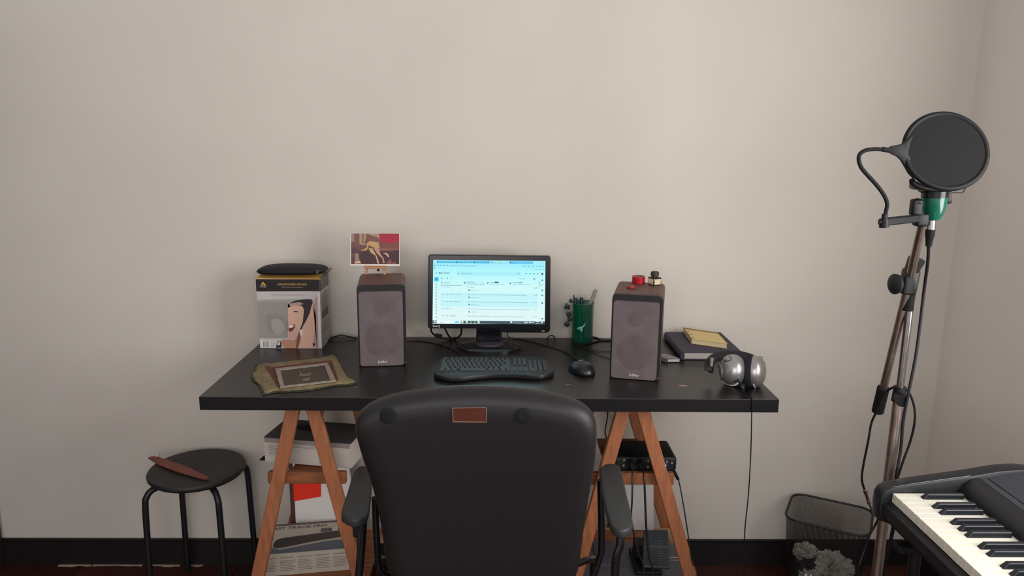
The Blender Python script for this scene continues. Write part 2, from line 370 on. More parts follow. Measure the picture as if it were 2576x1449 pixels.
p = PY(1674, 1171, yF-.003); b = B(); lathe(b, (p.x, yF-.003, p.z), (0, -1, 0), [(0, .0022), (.002, .002)], 10); mk('power_light', b, mat('blue_led', (.1, .75, 1.0), emit=2.2), fp)
l = bpy.data.lights.new('blue_led_glow', 'POINT'); l.energy = .012; l.color = (.1, .2, 1); l.shadow_soft_size = .003; o = bpy.data.objects.new('blue_led_glow', l); COL.objects.link(o); o.location = (p.x, yF-.008, p.z)
# white folder leaning at the back of the right trestle
b = B(); yb = -.165
q = [PY(u, v, yb) for u, v in ((1560, 1215), (1640, 1215))]
prism(b, [(q[0].x, yb, .53), (q[1].x, yb, .53), (q[1].x+.015, yb, ZL+.001), (q[0].x, yb, ZL+.001)], (0, .012, 0), .001)
tag(mk('white_folder', b, mat('white_card2', '#cfccca', .6), base=(.45, yb, ZL)), 'plain white folder standing at the back of the right trestle', 'folder')
# grey plastic case low on the right trestle with the pedal on it
t = thing('equipment_case', 'grey plastic equipment case low on the right trestle shelf', 'case', (.43, -.42, ZL))
gp = mat('grey_plastic', '#4c4b4f', .35, noise=.08)
b = B(); box(b, (.43, -.40, ZL+.0155), (.40, .22, .031), bev=.012, seg=4); mk('case_body', b, gp, t, True)
b = B()
for i in range(2): box(b, (.585, -.39-i*.016, ZL+.0313), (.055, .003, .0012))
mk('pale_stripe', b, mat('pale_stripe', '#b7b2ae', .4), t)
b = B(); box(b, (.35, -.36, ZL+.035), (.07, .12, .008), bev=.002); box(b, (.345, -.43, ZL+.036), (.055, .03, .012), bev=.001)
mk('circuit_panel', b, mat('purple_grey_panel', '#4a4554', .4), t)
# expression pedal
tr_m = mat('pedal_rubber', '#3d4144', .6, noise=.1)
t = thing('foot_pedal', 'black foot pedal with ribbed rubber tread on the grey case', 'pedal', (.47, -.42, .264))
b = B(); box(b, (.470, -.425, .2705), (.082, .14, .014), bev=.003); mk('pedal_base', b, blk, t)
P = [PY(1617, 1426, -.49), PY(1687, 1429, -.49), PY(1681, 1332, -.39), PY(1620, 1332, -.39)]
P = [Vector(p) for p in P]
nn = (P[1]-P[0]).cross(P[3]-P[0]).normalized()
b = B(); prism(b, P, -nn*.012, .003); tp = mk('tread_plate', b, tr_m, t)
b = B()
def pq(s, q): return P[0]*(1-s)*(1-q)+P[1]*s*(1-q)+P[2]*s*q+P[3]*(1-s)*q
for r in range(14):
    if r in (7,): continue
    q0 = .05+r*.066
    for k in range(3):
        s0 = .05+k*.31
        zz = [pq(s0, q0), pq(s0+.09, q0+.012), pq(s0+.18, q0-.002), pq(s0+.27, q0+.01)]
        zz = zz+[z+(P[3]-P[0])*.035 for z in zz[::-1]]
        prism(b, zz, nn*.0022)
rb = mk('tread_rib', b, mat('pedal_rib', '#2a2d30', .6), tp); rb['kind'] = 'stuff'
b = B(); box(b, (.47, -.39, .295), (.06, .05, .05)); mk('hinge_support', b, blk, t)
# ================================================================== SPEAKERS
def speaker(label, fl_, yaw, gl):
    """fl_: front-left bottom corner of the cabinet"""
    w, dp, h = .148, .196, .2555
    R = Matrix.Translation(Vector((fl_[0], fl_[1], ZT))) @ Matrix.Rotation(yaw, 4, 'Z')
    c = R @ Vector((w/2, dp/2, 0))
    t = thing('speaker', label, 'speaker', c, 'bookshelf speakers on the desk')
    b = B()
    bx = B(); box(bx, (w/2, .012+(dp-.012)/2, h/2), (w, dp-.012, h), bev=0)
    es = [e for e in bx.edges if abs(e.verts[0].co.y-e.verts[1].co.y) > .01 and e.verts[0].co.z > h/2]
    bmesh.ops.bevel(bx, geom=es, offset=.014, segments=5, affect='EDGES', profile=.5); bx.transform(R); mk('cabinet', bx, walnut, t, True, autos=30)
    def rr(x0, x1, z0, z1, r, y0, y1):
        bb = B(); box(bb, ((x0+x1)/2, (y0+y1)/2, (z0+z1)/2), (x1-x0, y1-y0, z1-z0))
        es = [e for e in bb.edges if abs(e.verts[0].co.y-e.verts[1].co.y) > 1e-5]
        bmesh.ops.bevel(bb, geom=es, offset=r, segments=5, affect='EDGES', profile=.5)
        bb.transform(R); return bb
    mk('baffle', rr(.0005, w-.0005, .004, h-.0005, .013, 0, .012), mat('baffle_black', '#141012', .5), t)
    g = rr(.006, w-.009, .002, h-.018, .009, -.012, 0); gr = mk('grille', g, grill, t, True, autos=30)
    bb = B()
    for (zz, r_) in ((.085, .052), (.185, .022)):
        tt = B(); lathe(tt, (w/2, -.0121, zz), (0, -1, 0), [(0, r_+.002), (.0003, r_), (.0003, .0001)], 40); tt.transform(R); bb = B(); join(bb, tt)
        mk('driver_bulge', bb, mat('speaker_grille_dark', '#65595b', .9, spec=.1, noise=.12, nscale=25, bump=.5, bscale=900), gr, True)
    o = R @ Vector((w/2, -.0124, .011)); ux = R.to_3x3() @ Vector((1, 0, 0))
    bb = B(); add_text(bb, 0, 'Edifier', .0115, o, ux, (0, 0, 1), depth=.0006, align='CENTER', bold=.00006); mk('nameplate', bb, mat('logo_white', '#d0ccc8', .4), gr)
    return t, R
spl, RL = speaker('left brown bookshelf speaker with the small easel on top', (-.4395, -.360), math.radians(7.5), 0)
spr, RR = speaker('right brown bookshelf speaker with red tape and ink bottle on top', (.3285, -.452), math.radians(-13.5), 0)
ZSP = ZT+.2557
# dusty marks on left speaker top
b = B(); p = PZ(908, 693, ZSP); flat(b, [(p.x+.006*math.cos(i), p.y+.006*math.sin(i), ZSP+.0005) for i in range(6)]); mk('paint_fleck', b, white_p, spl)
# ---- easel and postcard
t = thing('tabletop_easel', 'tiny wooden easel standing on the left speaker', 'easel', tuple(PZ(943, 690, ZSP)))
em = mat('easel_wood', '#b07f5c', .6, noise=.1); em2 = mat('easel_wood_dark', '#5a2c1e', .6)
ye = PZ(925, 691, ZSP).y
for (u0, u1) in ((934, 921), (962, 968)):
    b = B(); p0 = PY(u1, 691, ye); p0.z = ZSP; p1 = PY(u0, 600, ye+.035); bar(b, p0, p1, .0075, .005, bev=.0005); mk('leg', b, em, t)
b = B(); p0 = PY(946, 690, ye+.015); p0.z = ZSP; p0.y = ye+.07; p0.x = PZ(946, 688, ZSP).x; p1 = PY(946, 640, ye+.022); bar(b, p0, p1, .0075, .005, bev=.0005); mk('rear_leg', b, em2, t)
b = B(); p0 = PY(916, 671.5, ye+.002); p1 = PY(972, 672.5, ye+.002); bar(b, p0, p1, .008, .02, wdir=(0, 0, 1), bev=.001); mk('ledge', b, em, t)
yc = ye-.004
t = thing('postcard', 'white-edged art postcard with a red corner propped on the small easel', 'postcard', tuple(PY(943, 667, yc)))
K6 = (11.144, 860, 570)
b = B(); q = [PY(K6[1]+x/K6[0], K6[2]+y_/K6[0], yc) for x, y_ in ((235, 185), (1620, 190), (1622, 1100), (232, 1090))]
prism(b, [(v.x, yc, v.z) for v in q], (0, .0012, 0)); mk('card', b, mat('card_white', '#e6dbd2', .6), t)
pic = ['#6d4a48', '#a88c72', '#a4283c', '#4a3033', '#bd9c68', '#b88a78', '#8a5650', '#8c7f70', '#5a3f45', '#d0a590', '#7b5048', '#7d4a40']
picm = [mat('postcard_ink_%d' % i, c, .5) for i, c in enumerate(pic)]
b = B(); L = 0
def pp(mi, pts, sm=0):
    global L
    L += 1; print_px(b, pts, yc, .0003+L*.00004, mi, K6, sm)
pp(0, [(258, 190), (1607, 195), (1605, 1050), (258, 1050)])
pp(7, [(262, 192), (350, 192), (350, 430), (262, 430)]); pp(10, [(350, 192), (490, 192), (480, 540), (360, 540)])
pp(1, [(490, 192), (1048, 194), (1048, 470), (600, 520), (495, 500)]); pp(3, [(582, 192), (605, 192), (600, 470), (578, 470)])
pp(2, [(1048, 194), (1607, 196), (1607, 420), (1330, 480), (1050, 380)]); pp(11, [(1050, 380), (1330, 480), (1607, 420), (1607, 620), (1050, 600)])
pp(6, [(1050, 600), (1607, 610), (1605, 650), (1050, 680)])
pp(3, [(490, 690), (700, 660), (1400, 700), (1605, 650), (1605, 1050), (540, 1050), (480, 850)])
pp(8, [(262, 560), (490, 660), (490, 740), (262, 740)]); pp(7, [(370, 760), (470, 740), (490, 930), (370, 960)]); pp(9, [(360, 980), (510, 950), (540, 1030), (360, 1035)])
pp(8, [(262, 850), (355, 850), (355, 1050), (262, 1050)])
pp(10, [(690, 200), (850, 260), (1000, 300), (1048, 420), (900, 420), (780, 430), (600, 510), (680, 400)], 3)
pp(4, [(720, 460), (790, 400), (900, 420), (1040, 490), (1060, 600), (960, 620), (860, 570), (760, 520), (700, 660), (520, 690), (690, 590)])
pp(4, [(750, 600), (860, 610), (960, 790), (930, 810), (800, 720)], 0); pp(9, [(940, 800), (970, 800), (1050, 1030), (1005, 1035)])
pp(5, [(870, 540), (1040, 600), (1080, 760), (1160, 860), (1210, 1020), (1160, 1030), (1130, 900), (960, 720)])
pp(9, [(1150, 735), (1270, 750), (1325, 830), (1300, 860), (1240, 790)], 3)
pp(6, [(1240, 1040), (1370, 890), (1400, 1030), (1500, 970), (1510, 1045)])
mk('picture', b, picm, t)
# ================================================================== MONITOR
ym = -.165
t = thing('monitor', 'black computer monitor showing a mail inbox in the middle of the desk', 'monitor', tuple(PZ(1231, 880, ZT)))
K2 = (6.038, 1060, 620)
out = [(105, 150), (115, 133), (135, 127), (1940, 147), (1960, 165), (1964, 190), (1955, 1260), (1940, 1300), (1900, 1314), (1290, 1311), (1215, 1300), (1180, 1262), (1130, 1248), (130, 1247), (105, 1235), (97, 1205)]
P = [PY(K2[1]+x/K2[0], K2[2]+y_/K2[0], ym) for x, y_ in out]
b = B(); prism(b, P, (0, .022, 0), .003, seg=3); hs = mk('housing', b, mat('monitor_bezel', '#1a1c1f', .28), t, True, autos=30)
b = B(); box(b, (-.035, ym+.034, 1.09), (.30, .03, .18), bev=.012, seg=3); mk('back_cover', b, blk, t, True)
scr = [(180, 203), (1885, 220), (1875, 1180), (170, 1172)]
def gradmat():
    m = bpy.data.materials.new('lit_screen'); m.use_nodes = True; nt = m.node_tree; nt.nodes.clear()
    o = nt.nodes.new('ShaderNodeOutputMaterial'); e = nt.nodes.new('ShaderNodeEmission'); tc = nt.nodes.new('ShaderNodeTexCoord'); sp = nt.nodes.new('ShaderNodeSeparateXYZ')
    r = nt.nodes.new('ShaderNodeValToRGB'); nt.links.new(tc.outputs['Generated'], sp.inputs[0]); nt.links.new(sp.outputs['Z'], r.inputs[0])
    cr = r.color_ramp; cr.elements[0].position = .05; cr.elements[0].color = lin('#e2f8f8'); cr.elements[1].position = 1; cr.elements[1].color = lin('#93ecfc')
    q = cr.elements.new(.6); q.color = lin('#d0fbfc'); q = cr.elements.new(.85); q.color = lin('#b0f8fd')
    nt.links.new(r.outputs[0], e.inputs[0]); e.inputs[1].default_value = 1.0; nt.links.new(e.outputs[0], o.inputs[0]); return m
b = B(); P = [PY(K2[1]+x/K2[0], K2[2]+y_/K2[0], ym) for x, y_ in scr]; flat(b, P, 0, (0, -.0006, 0)); sg = mk('screen', b, gradmat(), t)
em_ = [mat('screen_ink_%d' % i, c, emit=1.0) for i, c in enumerate(('#5fc6ef', '#2f7f9a', '#a8ecf8', '#26404c', '#45c9f5', '#eefcff', '#58a860', '#1f5f86', '#7fb8c4', '#d8c060', '#c2f2f8'))]
for m_ in em_: m_.node_tree.nodes['Principled BSDF'].inputs['Roughness'].default_value = .9
b = B()
def sp(mi, pts, l=1): print_px(b, pts, ym, .0006+.0002*l, mi, K2)
def sr(mi, x0, y0, x1, y1, l=1):
    s = .0105*1; sp(mi, [(x0, y0+x0*s-2), (x1, y0+x1*s-2), (x1, y1+x1*s-2), (x0, y1+x0*s-2)], l)
def st(mi, s, x, y_, h, l=2):
    p = PY(K2[1]+x/K2[0], K2[2]+(y_+x*.0105-2)/K2[0], ym); hh = h/K2[0]*.00131
    add_text(b, mi, s, hh*1.35, (p.x, ym-.0006-.0002*l, p.z), (1, 0, -.0105), (.0105, 0, 1), depth=0)
sr(2, 182, 205, 1884, 250); sr(0, 240, 212, 1045, 250, 2); sr(0, 1330, 212, 1700, 248, 2)
for x_, s in ((270, 'propose - about sound'), (548, 'Pastillas - Lanas'), (825, 'Lorem dolor sit amet'), (1098, 'Inbox (2,063) - correo'), (1375, 'Google')): st(7, s, x_, 245, 17, 3)
for x_ in (235, 525, 795, 1068, 1345): sr(7, x_, 226, x_+20, 244, 3)
for x_ in (480, 757, 1032, 1305, 1580, 1622, 1790, 1845): st(7, 'x', x_, 244, 16, 3)
sr(2, 372, 268, 1500, 300); st(1, 'mail.google.com/mail/u/0/?tab=rm&ogbl#inbox', 420, 292, 17)
for x_ in (198, 248, 290, 335, 385, 1545, 1585, 1625, 1685, 1752, 1798, 1845): sr(1, x_, 278, x_+14, 292, 2)
sr(1, 198, 320, 212, 336, 2); st(1, 'Todos los marcadores', 1715, 335, 14)
sr(2, 535, 378, 1515, 436); st(1, 'Search mail', 608, 412, 23); st(3, 'Gmail', 325, 412, 33)
sp(1, [(266, 388), (276, 388), (288, 402), (300, 388), (310, 388), (310, 420), (302, 420), (302, 400), (288, 414), (274, 400), (274, 420), (266, 420)], 2)
for k in range(3): sr(1, 218, 393+k*9, 240, 397+k*9, 2)
for x_, r_ in ((560, 8),): sp(1, [(x_+9*math.cos(i*PI/6), 402+9*math.sin(i*PI/6)) for i in range(12)], 2); sp(2, [(x_+6*math.cos(i*PI/6), 402+6*math.sin(i*PI/6)) for i in range(12)], 3); sp(1, [(565, 408), (570, 405), (582, 415), (578, 418)], 2)
for x_ in (1465, 1580, 1640, 1700, 1755): sr(1, x_, 388, x_+22, 408, 2); sr(2, x_+5, 392, x_+17, 403, 3)
sp(3, [(1835+18*math.cos(i*PI/6), 417+18*math.sin(i*PI/6)) for i in range(12)], 2); sp(9, [(1830+8*math.cos(i*PI/6), 420+10*math.sin(i*PI/6)) for i in range(12)], 3)
sp(4, [(200, 462), (262, 462), (266, 500), (262, 530), (200, 530), (195, 500)], 1); sp(7, [(213, 508), (232, 482), (241, 488), (222, 513)], 2)
sr(1, 302, 468, 324, 488, 2); sr(5, 306, 472, 320, 484, 3); sr(1, 388, 472, 404, 486, 2); sr(1, 447, 470, 453, 490, 2)
st(1, '1-50 of 2,063', 1475, 482, 15); sr(1, 1700, 470, 1728, 484, 2)
sr(1, 302, 538, 324, 560, 2); sr(5, 307, 542, 319, 555, 3); st(3, 'Primary', 348, 555, 20); sr(7, 288, 583, 610, 590, 2)
sr(10, 628, 515, 968, 590, 1); st(3, 'Promotions', 690, 542, 19, 3); st(1, 'Servicios Comerciales - Tiendas', 695, 568, 15, 3); st(3, 'Social', 1043, 542, 18); st(1, 'LinkedIn - 12 new in 2 weeks', 1043, 568, 14)
sr(7, 1110, 525, 1172, 545, 2); st(3, 'Updates', 1388, 542, 18); sr(8, 1475, 525, 1538, 545, 2); st(1, 'Correos - Colombia - Notificacion', 1388, 568, 14)
for x_ in (650, 1000, 1342): sr(1, x_, 535, x_+20, 558, 3)
rows = (('me', '(no subject)', 'Flight Summary', '2:16 PM', 612), ('Juana Cruz (via Goo.', 'Share request for "Cindy con anexos 2024" - Share a document? Juana Cruz (juanacruzbermudez@g..', 'Cindy con anxi..', '1:16 PM', 722),
        ('Maria Sol Reyes (vi', 'Share request for "Cindy con anexos 2024" - Share a document? Maria Sol Reyes (mariasolreyes@gmai..', 'Cindy con anxi..', 'Feb 25', 832), ('me', 'audio_ficcion - https://docs.google.com/document/d/1nXu3m7ChLpqr_sd_mo7_yeHUCXYguZUB/edit?usp..', '1 attachment', 'Feb 24', 942), ('Wikipedia 2', 'Fuente de datos: eventos del dia febrero - eventos de la semana y del mes - martes 24 de febrero', '', 'Feb 24', 1050))
for i, (a_, s_, c_, d_, yy) in enumerate(rows):
    if i in (1, 2): sr(10, 290, yy-24, 1770, yy+75, .5)
    sr(8, 303, yy-8, 322, yy+8, 2); sr(5, 306, yy-5, 319, yy+5, 3); sr(8, 346, yy-6, 358, yy+6, 2); sr(1, 390, yy-6, 402, yy+6, 2)
    st(3, a_, 420, yy+6, 17); st(1 if i else 3, s_, 697, yy+6, 16.5); st(3, d_, 1700, yy+8, 15)
    if c_: sr(7 if i else 3, 716, yy+36, 736, yy+54, 2); st(1, c_, 750, yy+52, 15)
for k, yy in enumerate((575, 622, 665, 710, 752, 798, 842, 885, 928, 972, 1015, 1072)):
    sr(7, 218, yy-9, 236, yy+9, 2); sr(5, 222, yy-5, 232, yy+5, 3)
for k, (yy, mi_) in enumerate(((485, 1), (560, 9), (638, 1), (715, 1), (832, 7), (1070, 7))): sr(mi_, 1825, yy, 1847, yy+20, 2)
sr(8, 1785, 510, 1797, 595, 2)
dk_ = mat('taskbar', '#2f4a54', emit=1.0)
b2 = b; mk('screen_content', b2, em_, sg)
b = B()
sr(0, 171, 1122, 1876, 1166, .5)
mk('taskbar', b, mat('taskbar_dark', '#33505c', emit=1.0), sg)
b = B()
sr(5, 232, 1122, 598, 1166, 2); sr(5, 190, 1130, 218, 1152, 2); st(1, 'Buscar', 285, 1152, 16, 4); sp(4, [(540+38*math.cos(i*PI/8), 1160-26*abs(math.sin(i*PI/8))) for i in range(9)], 3)
for x_, mi_ in ((608, 5), (675, 5), (735, 6), (797, 6), (855, 5)): sr(mi_, x_, 1126, x_+30, 1150, 2); sr(5, x_-5, 1157, x_+38, 1161, 2)
st(5, '21°C Mayorm. nublado', 1395, 1152, 17, 4); sr(5, 1350, 1128, 1380, 1148, 2)
for x_ in (1570, 1600, 1632, 1655, 1690): sr(5, x_, 1130, x_+16, 1148, 2)
sr(5, 1735, 1120, 1785, 1128, 2); st(5, '26/02/24', 1733, 1155, 15, 4); sr(5, 1820, 1128, 1842, 1148, 2)
mk('taskbar_icons', b, em_, sg)
b = B(); p = PY(1060+172/6.038, 620+1224/6.038, ym); add_text(b, 0, 'BenQ', .0105, (p.x, ym, p.z), (1, 0, 0), (0, 0, 1), depth=.0006, bold=.0001); mk('nameplate', b, mat('logo_white', '', 1), hs)
b = B(); p = PY(1060+1850/6.038, 620+1284/6.038, ym); box(b, (p.x, ym-.0006, p.z), (.0095, .001, .0011)); mk('power_light', b, mat('power_light', '#d8d8c0', emit=1.0), hs)
b = B(); p = PY(1060+1750/6.038, 620+1222/6.038, ym); box(b, (p.x+.008, ym-.0003, p.z), (.018, .0006, .0012)); mk('small_mark', b, mat('small_mark', '#3c3f44', .5), hs)
c0 = PZ(1231, 882, ZT)
b = B(); x0 = PY(1198, 840, -.14).x; x1 = PY(1262, 840, -.14).x
box(b, ((x0+x1)/2, -.132, ZT+.052), (x1-x0, .018, .098), bev=.005, seg=3); mk('neck', b, mat('neck_gloss', '#0f1117', .18), t, True)
b = B(); lathe(b, (c0.x, -.15, ZT), (0, 0, 1), [(0, .107), (.006, .107), (.010, .1), (.0135, .085), (.015, .05)], 48, up=(0, 1, 0), sy=.69); mk('base_plate', b, mat('stand_gloss', '#1b1a1d', .2), t, True)
b = B(); lathe(b, (c0.x, -.15, ZT+.013), (0, 0, 1), [(0, .050), (.004, .048), (.006, .044)], 40, up=(0, 1, 0), sy=.8); mk('collar', b, mat('collar_plastic', '#3a383c', .3), t, True)
# monitor leads behind the screen
def cable(name, pts, r, label, m=blk, group=None, n=8):
    b = B(); tube(b, pts, r, n, 7); o = mk(name, b, m, base=tuple(pts[-1]), smooth=True); return tag(o, label, 'cable', group)
t = thing('monitor_cable', 'thick black monitor cable with a ferrite bead looping under the left of the screen', 'cable', tuple(PY(1130, 849, -.06)))
b = B(); tube(b, [PY(1105, 800, -.12), PY(1085, 825, -.1), PY(1088, 838, -.085), PY(1100, 846, -.075), PZ(1125, 853, ZT+.005), PZ(1145, 852, ZT+.005), PY(1158, 843, -.1), PY(1161, 830, -.12), PY(1160, 810, -.125)], .0032, 8, 8); mk('lead', b, blk, t, True)
b = B(); cyl(b, PY(1095, 843, -.078), PY(1112, 846.5, -.077), .0072); mk('ferrite_bead', b, blk_m, t, True)
cable('power_cable', [PY(1112, 810, -.12), PY(1122, 832, -.1), PY(1130, 846, -.08), PZ(1137, 851, ZT+.004), PZ(1145, 849, ZT+.003)], .003, 'black power lead dropping straight from behind the screen left half', blk)
cable('thin_cable', [PY(1283, 830, -.09), PY(1277, 838, -.08), PY(1278, 846, -.07), PZ(1290, 851, ZT+.002), PZ(1330, 858, ZT+.002), PZ(1420, 885, ZT+.002), PZ(1443, 905, ZT+.002), PZ(1452, 912, ZT+.012)], .0014, 'thin mouse lead running from behind the screen to the mouse', blk)
cable('thin_cable', [PY(1377, 860, -.08), PY(1378, 850, -.07), PY(1385, 844, -.065), PY(1393, 846, -.06), PZ(1396, 852, ZT+.003)], .002, 'small black cable loop at the wall right of the monitor', blk)
cable('thin_cable', [PZ(826, 856, ZT+.003), PY(840, 848, -.06), PY(858, 843.5, -.05), PY(878, 847, -.05), PZ(896, 852, ZT+.003)], .0028, 'black cable looping between the headphone carton and left speaker', blk)
cable('thin_cable', [PZ(1022, 858, ZT+.002), PZ(1060, 858, ZT+.002), PZ(1110, 868, ZT+.002), PZ(1150, 885, ZT+.002), PZ(1165, 900, ZT+.002)], .0018, 'dark lead lying between the left speaker and the monitor base', mat('red_lead', '#2b1818', .5))
for i, (pts, lab) in enumerate((([(1490, 848), (1502, 850), (1515, 856), (1545, 855)], 'uppermost black speaker lead behind the pen cup'), ([(1462, 868), (1490, 862), (1515, 857), (1548, 858)], 'twisted speaker lead just below the pen cup'),
                     ([(1440, 862), (1470, 874), (1500, 882), (1548, 886)], 'thin reddish lead curving into the right speaker back'), ([(1450, 866), (1490, 885), (1520, 898), (1548, 902)], 'lowest thin lead curving left of the right speaker'))):
    cable('speaker_cable', [PZ(u, v, ZT+.0022+i*.0002) for u, v in pts], .0026 if i < 2 else .0013, lab, blk if i < 2 else mat('red_lead', '', 1))
# ================================================================== KEYBOARD
t = thing('keyboard', 'black full-size keyboard with curved front edge below the monitor', 'keyboard', tuple(PZ(1243, 925, ZT)))
K5 = (4.954, 1040, 820)
ol = [(350, 395), (300, 470), (258, 545), (262, 590), (310, 612), (420, 635), (560, 640), (760, 618), (1000, 597), (1250, 598), (1450, 612), (1600, 612), (1710, 582), (1752, 548), (1700, 470), (1640, 400), (1500, 375), (1000, 372), (500, 380)]
zk = ZT+.016
P = spline([PZ(K5[1]+x/K5[0], K5[2]+y_/K5[0], zk) for x, y_ in ol], 4, True)
b = B(); prism(b, [(p.x, p.y, zk) for p in P][::-1], (0, 0, -.0145), .003); mk('keyboard_body', b, mat('keyboard_plastic', '#1d1e20', .4), t, True, autos=30)
kA, kB, kC, kD = [PZ(K5[1]+x/K5[0], K5[2]+y_/K5[0], zk) for x, y_ in ((352, 412), (1610, 405), (1690, 560), (352, 575))]
keym = mat('key_plastic', '#25272a', .42)
kw = (kB-kA).length; kmesh = {}
x0, y0 = -.192, kA.y; sc_ = .0139
kx0 = kA.x+.002; tot = (PZ(K5[1]+1660/K5[0], K5[2]+490/K5[0], zk).x-kx0)
un = tot/22.5; dyk = (kA.y-kD.y)/6.2
def key(u, r, w=1.0, h=1.0):
    k = (w, h)
    if k not in kmesh:
        bb = B(); sx, sy_ = un*w-.0022, dyk*h-.0024
        P0 = [(-sx/2, -sy_/2), (sx/2, -sy_/2), (sx/2, sy_/2), (-sx/2, sy_/2)]
        lo = [bb.verts.new((x, y_, 0)) for x, y_ in P0]; hi = [bb.verts.new((x*.82, y_*.8+.0003, .0052)) for x, y_ in P0]
        bb.faces.new(hi)
        for i in range(4): bb.faces.new([lo[i], lo[(i+1) % 4], hi[(i+1) % 4], hi[i]])
        me = bpy.data.meshes.new('key'); bb.to_mesh(me); bb.free(); me.materials.append(keym); kmesh[k] = me
    o = bpy.data.objects.new('key', kmesh[k]); COL.objects.link(o); o.parent = t
    o.location = Vector((kx0+(u+w/2)*un, kA.y-dyk*(r+h/2)+.002, zk-.0002))-t.location
for i in range(13): key([0, 1.5, 2.5, 3.5, 4.5, 6, 7, 8, 9, 10.5, 11.5, 12.5, 13.5][i]+.2, -.1, .9, .8)
for i in range(13): key(i, 1)
key(13, 1, 2)
key(0, 2, 1.5)
for i in range(12): key(1.5+i, 2)
key(13.5, 2, 1.5); key(0, 3, 1.75)
for i in range(11): key(1.75+i, 3)
key(12.75, 3, 2.25); key(0, 4, 2.25)
for i in range(10): key(2.25+i, 4)
key(12.25, 4, 2.75)
for u, w in ((0, 1.25), (1.25, 1.25), (2.5, 1.25), (3.75, 6.25), (10, 1.25), (11.25, 1.25), (12.5, 1.25), (13.75, 1.25)): key(u, 5, w)
for r in (1, 2):
    for i in range(3): key(15.25+i, r)
key(16.25, 4)
for i in range(3): key(15.25+i, 5); key(15.25+i, -.1, 1, .8)
for r in (1, 2, 3, 4):
    for i in range(3): key(18.5+i, r)
key(18.5, 5, 2); key(20.5, 5); key(21.5, 1); key(21.5, 2, 1, 2); key(21.5, 4, 1, 2)
# ================================================================== MOUSE
mc = PZ(1463, 935, ZT)
def mouse():
    t = thing('mouse', 'black computer mouse between the keyboard and the right speaker', 'mouse', (mc.x, mc.y, ZT))
    bm_ = B(); bmesh.ops.create_uvsphere(bm_, u_segments=32, v_segments=20, radius=1)
    R = Matrix.Translation((mc.x, mc.y, ZT)) @ Matrix.Rotation(math.radians(22), 4, 'Z')
    for v in bm_.verts:
        x, y_, z = v.co; n_ = lambda q, e: math.copysign(abs(q)**e, q)
        x2 = .034*n_(x, .85); y2 = .053*n_(y_, .85)
        z2 = .034*max(0, z)**.75*(1-.25*(y_+.3)**2) if z > 0 else 0
        if abs(x) > .6 and z > 0: x2 *= 1-.15*z
        v.co = (x2, y2, z2+.001)
    bm_.transform(R); mk('shell', bm_, mat('mouse_plastic', '#1a1b1f', .3), t, True, autos=60)
    bb = B(); tt = B(); lathe(tt, (-.005, .034, .0255), (1, 0, 0), [(0, .007), (.001, .008), (.009, .008), (.01, .007)], 16); tt.transform(R); join(bb, tt); mk('scroll_wheel', bb, blk_m, t, True)
    bb = B(); tt = B(); box(tt, (0, .008, .0345), (.016, .002, .0008)); tt.transform(R); join(bb, tt); mk('mark', bb, mat('mark_grey', '#9a9a9c', .4), t)
    bb = B(); tt = B(); tube(tt, [(0, .012, .0335), (.0, .03, .0305), (0, .045, .021)], .0012, 6); tt.transform(R); join(bb, tt); mk('button_seam', bb, blk_g, t)
mouse()
# ================================================================== HEADPHONE CARTON
yb_ = -.172
t = thing('headphone_carton', 'tall white headphone carton with a laughing face printed on the front', 'box', (-.7, -.1, ZT))
K1 = (4.261, 600, 560)
def b1(x, y_): return PY(K1[1]+x/K1[0], K1[2]+y_/K1[0], yb_)
TL, TR_, BR_, BL_ = b1(183, 603), b1(868, 608), b1(895, 1350), b1(232, 1350)
zbt = TL.z
b = B(); dpt = .118; off = [(BL_.x, ZT+.0006), (BR_.x, ZT+.0006), (TR_.x, zbt-.001), (TL.x, zbt)]
tt = B(); f = [tt.verts.new((x, yb_, z)) for x, z in off]; g = [tt.verts.new((x+.001, yb_+dpt, z)) for x, z in off]
tt.faces.new(f); tt.faces.new(g[::-1])
for i in range(4): tt.faces.new([f[i], g[i], g[(i+1) % 4], f[(i+1) % 4]])
bmesh.ops.recalc_face_normals(tt, faces=tt.faces[:]); join(b, tt)
mk('carton_body', b, mat('carton_white', '#b9b3af', .55, noise=.03), t)
b = B(); prism(b, [(TL.x+.001, yb_+.001, zbt), (TR_.x-.001, yb_+.001, zbt), (TR_.x+.001, yb_+.10, zbt+.012), (TL.x+.004, yb_+.10, zbt+.012)], (0, 0, .0015)); mk('yellow_flap', b, mat('flap_yellow', '#d8a658', .6), t)
b = B(); prism(b, [(TR_.x-.002, yb_+.004, zbt+.001), (TR_.x+.012, yb_+.03, zbt+.003), (TR_.x+.016, yb_+dpt, zbt+.016), (TR_.x-.002, yb_+dpt, zbt+.014)], (0, 0, .001)); mk('side_flap', b, mat('flap_grey', '#6f6a66', .6), t)
ci = [mat('carton_ink_%d' % i, c, .45) for i, c in enumerate(('#171012', '#8f8a84', '#c49a8c', '#d0a690', '#2a2024', '#b27f66', '#a98b84', '#e0d8d4', '#c9a24a', '#6b2c26', '#cfcac6', '#9a9690', '#86817b', '#5f5a58', '#7a4a3a'))]
b = B(); L = 0
def cp_(mi, pts, sm=0):
    global L
    L += 1; print_px(b, pts, yb_, .0004+L*.00004, mi, K1, sm)
cp_(0, [(184, 605), (868, 610), (872, 735), (192, 738)])
cp_(11, [(200, 832), (300, 825), (780, 818), (700, 840), (530, 870), (530, 1240), (222, 1240)])
cp_(1, [(204, 850), (528, 850), (536, 1240), (222, 1240)])
cp_(12, [(300, 1000), (430, 980), (520, 1060), (530, 1150), (420, 1200), (320, 1150)], 4)
cp_(11, [(350, 1060), (430, 1030), (490, 1100), (480, 1180), (390, 1190)], 4)
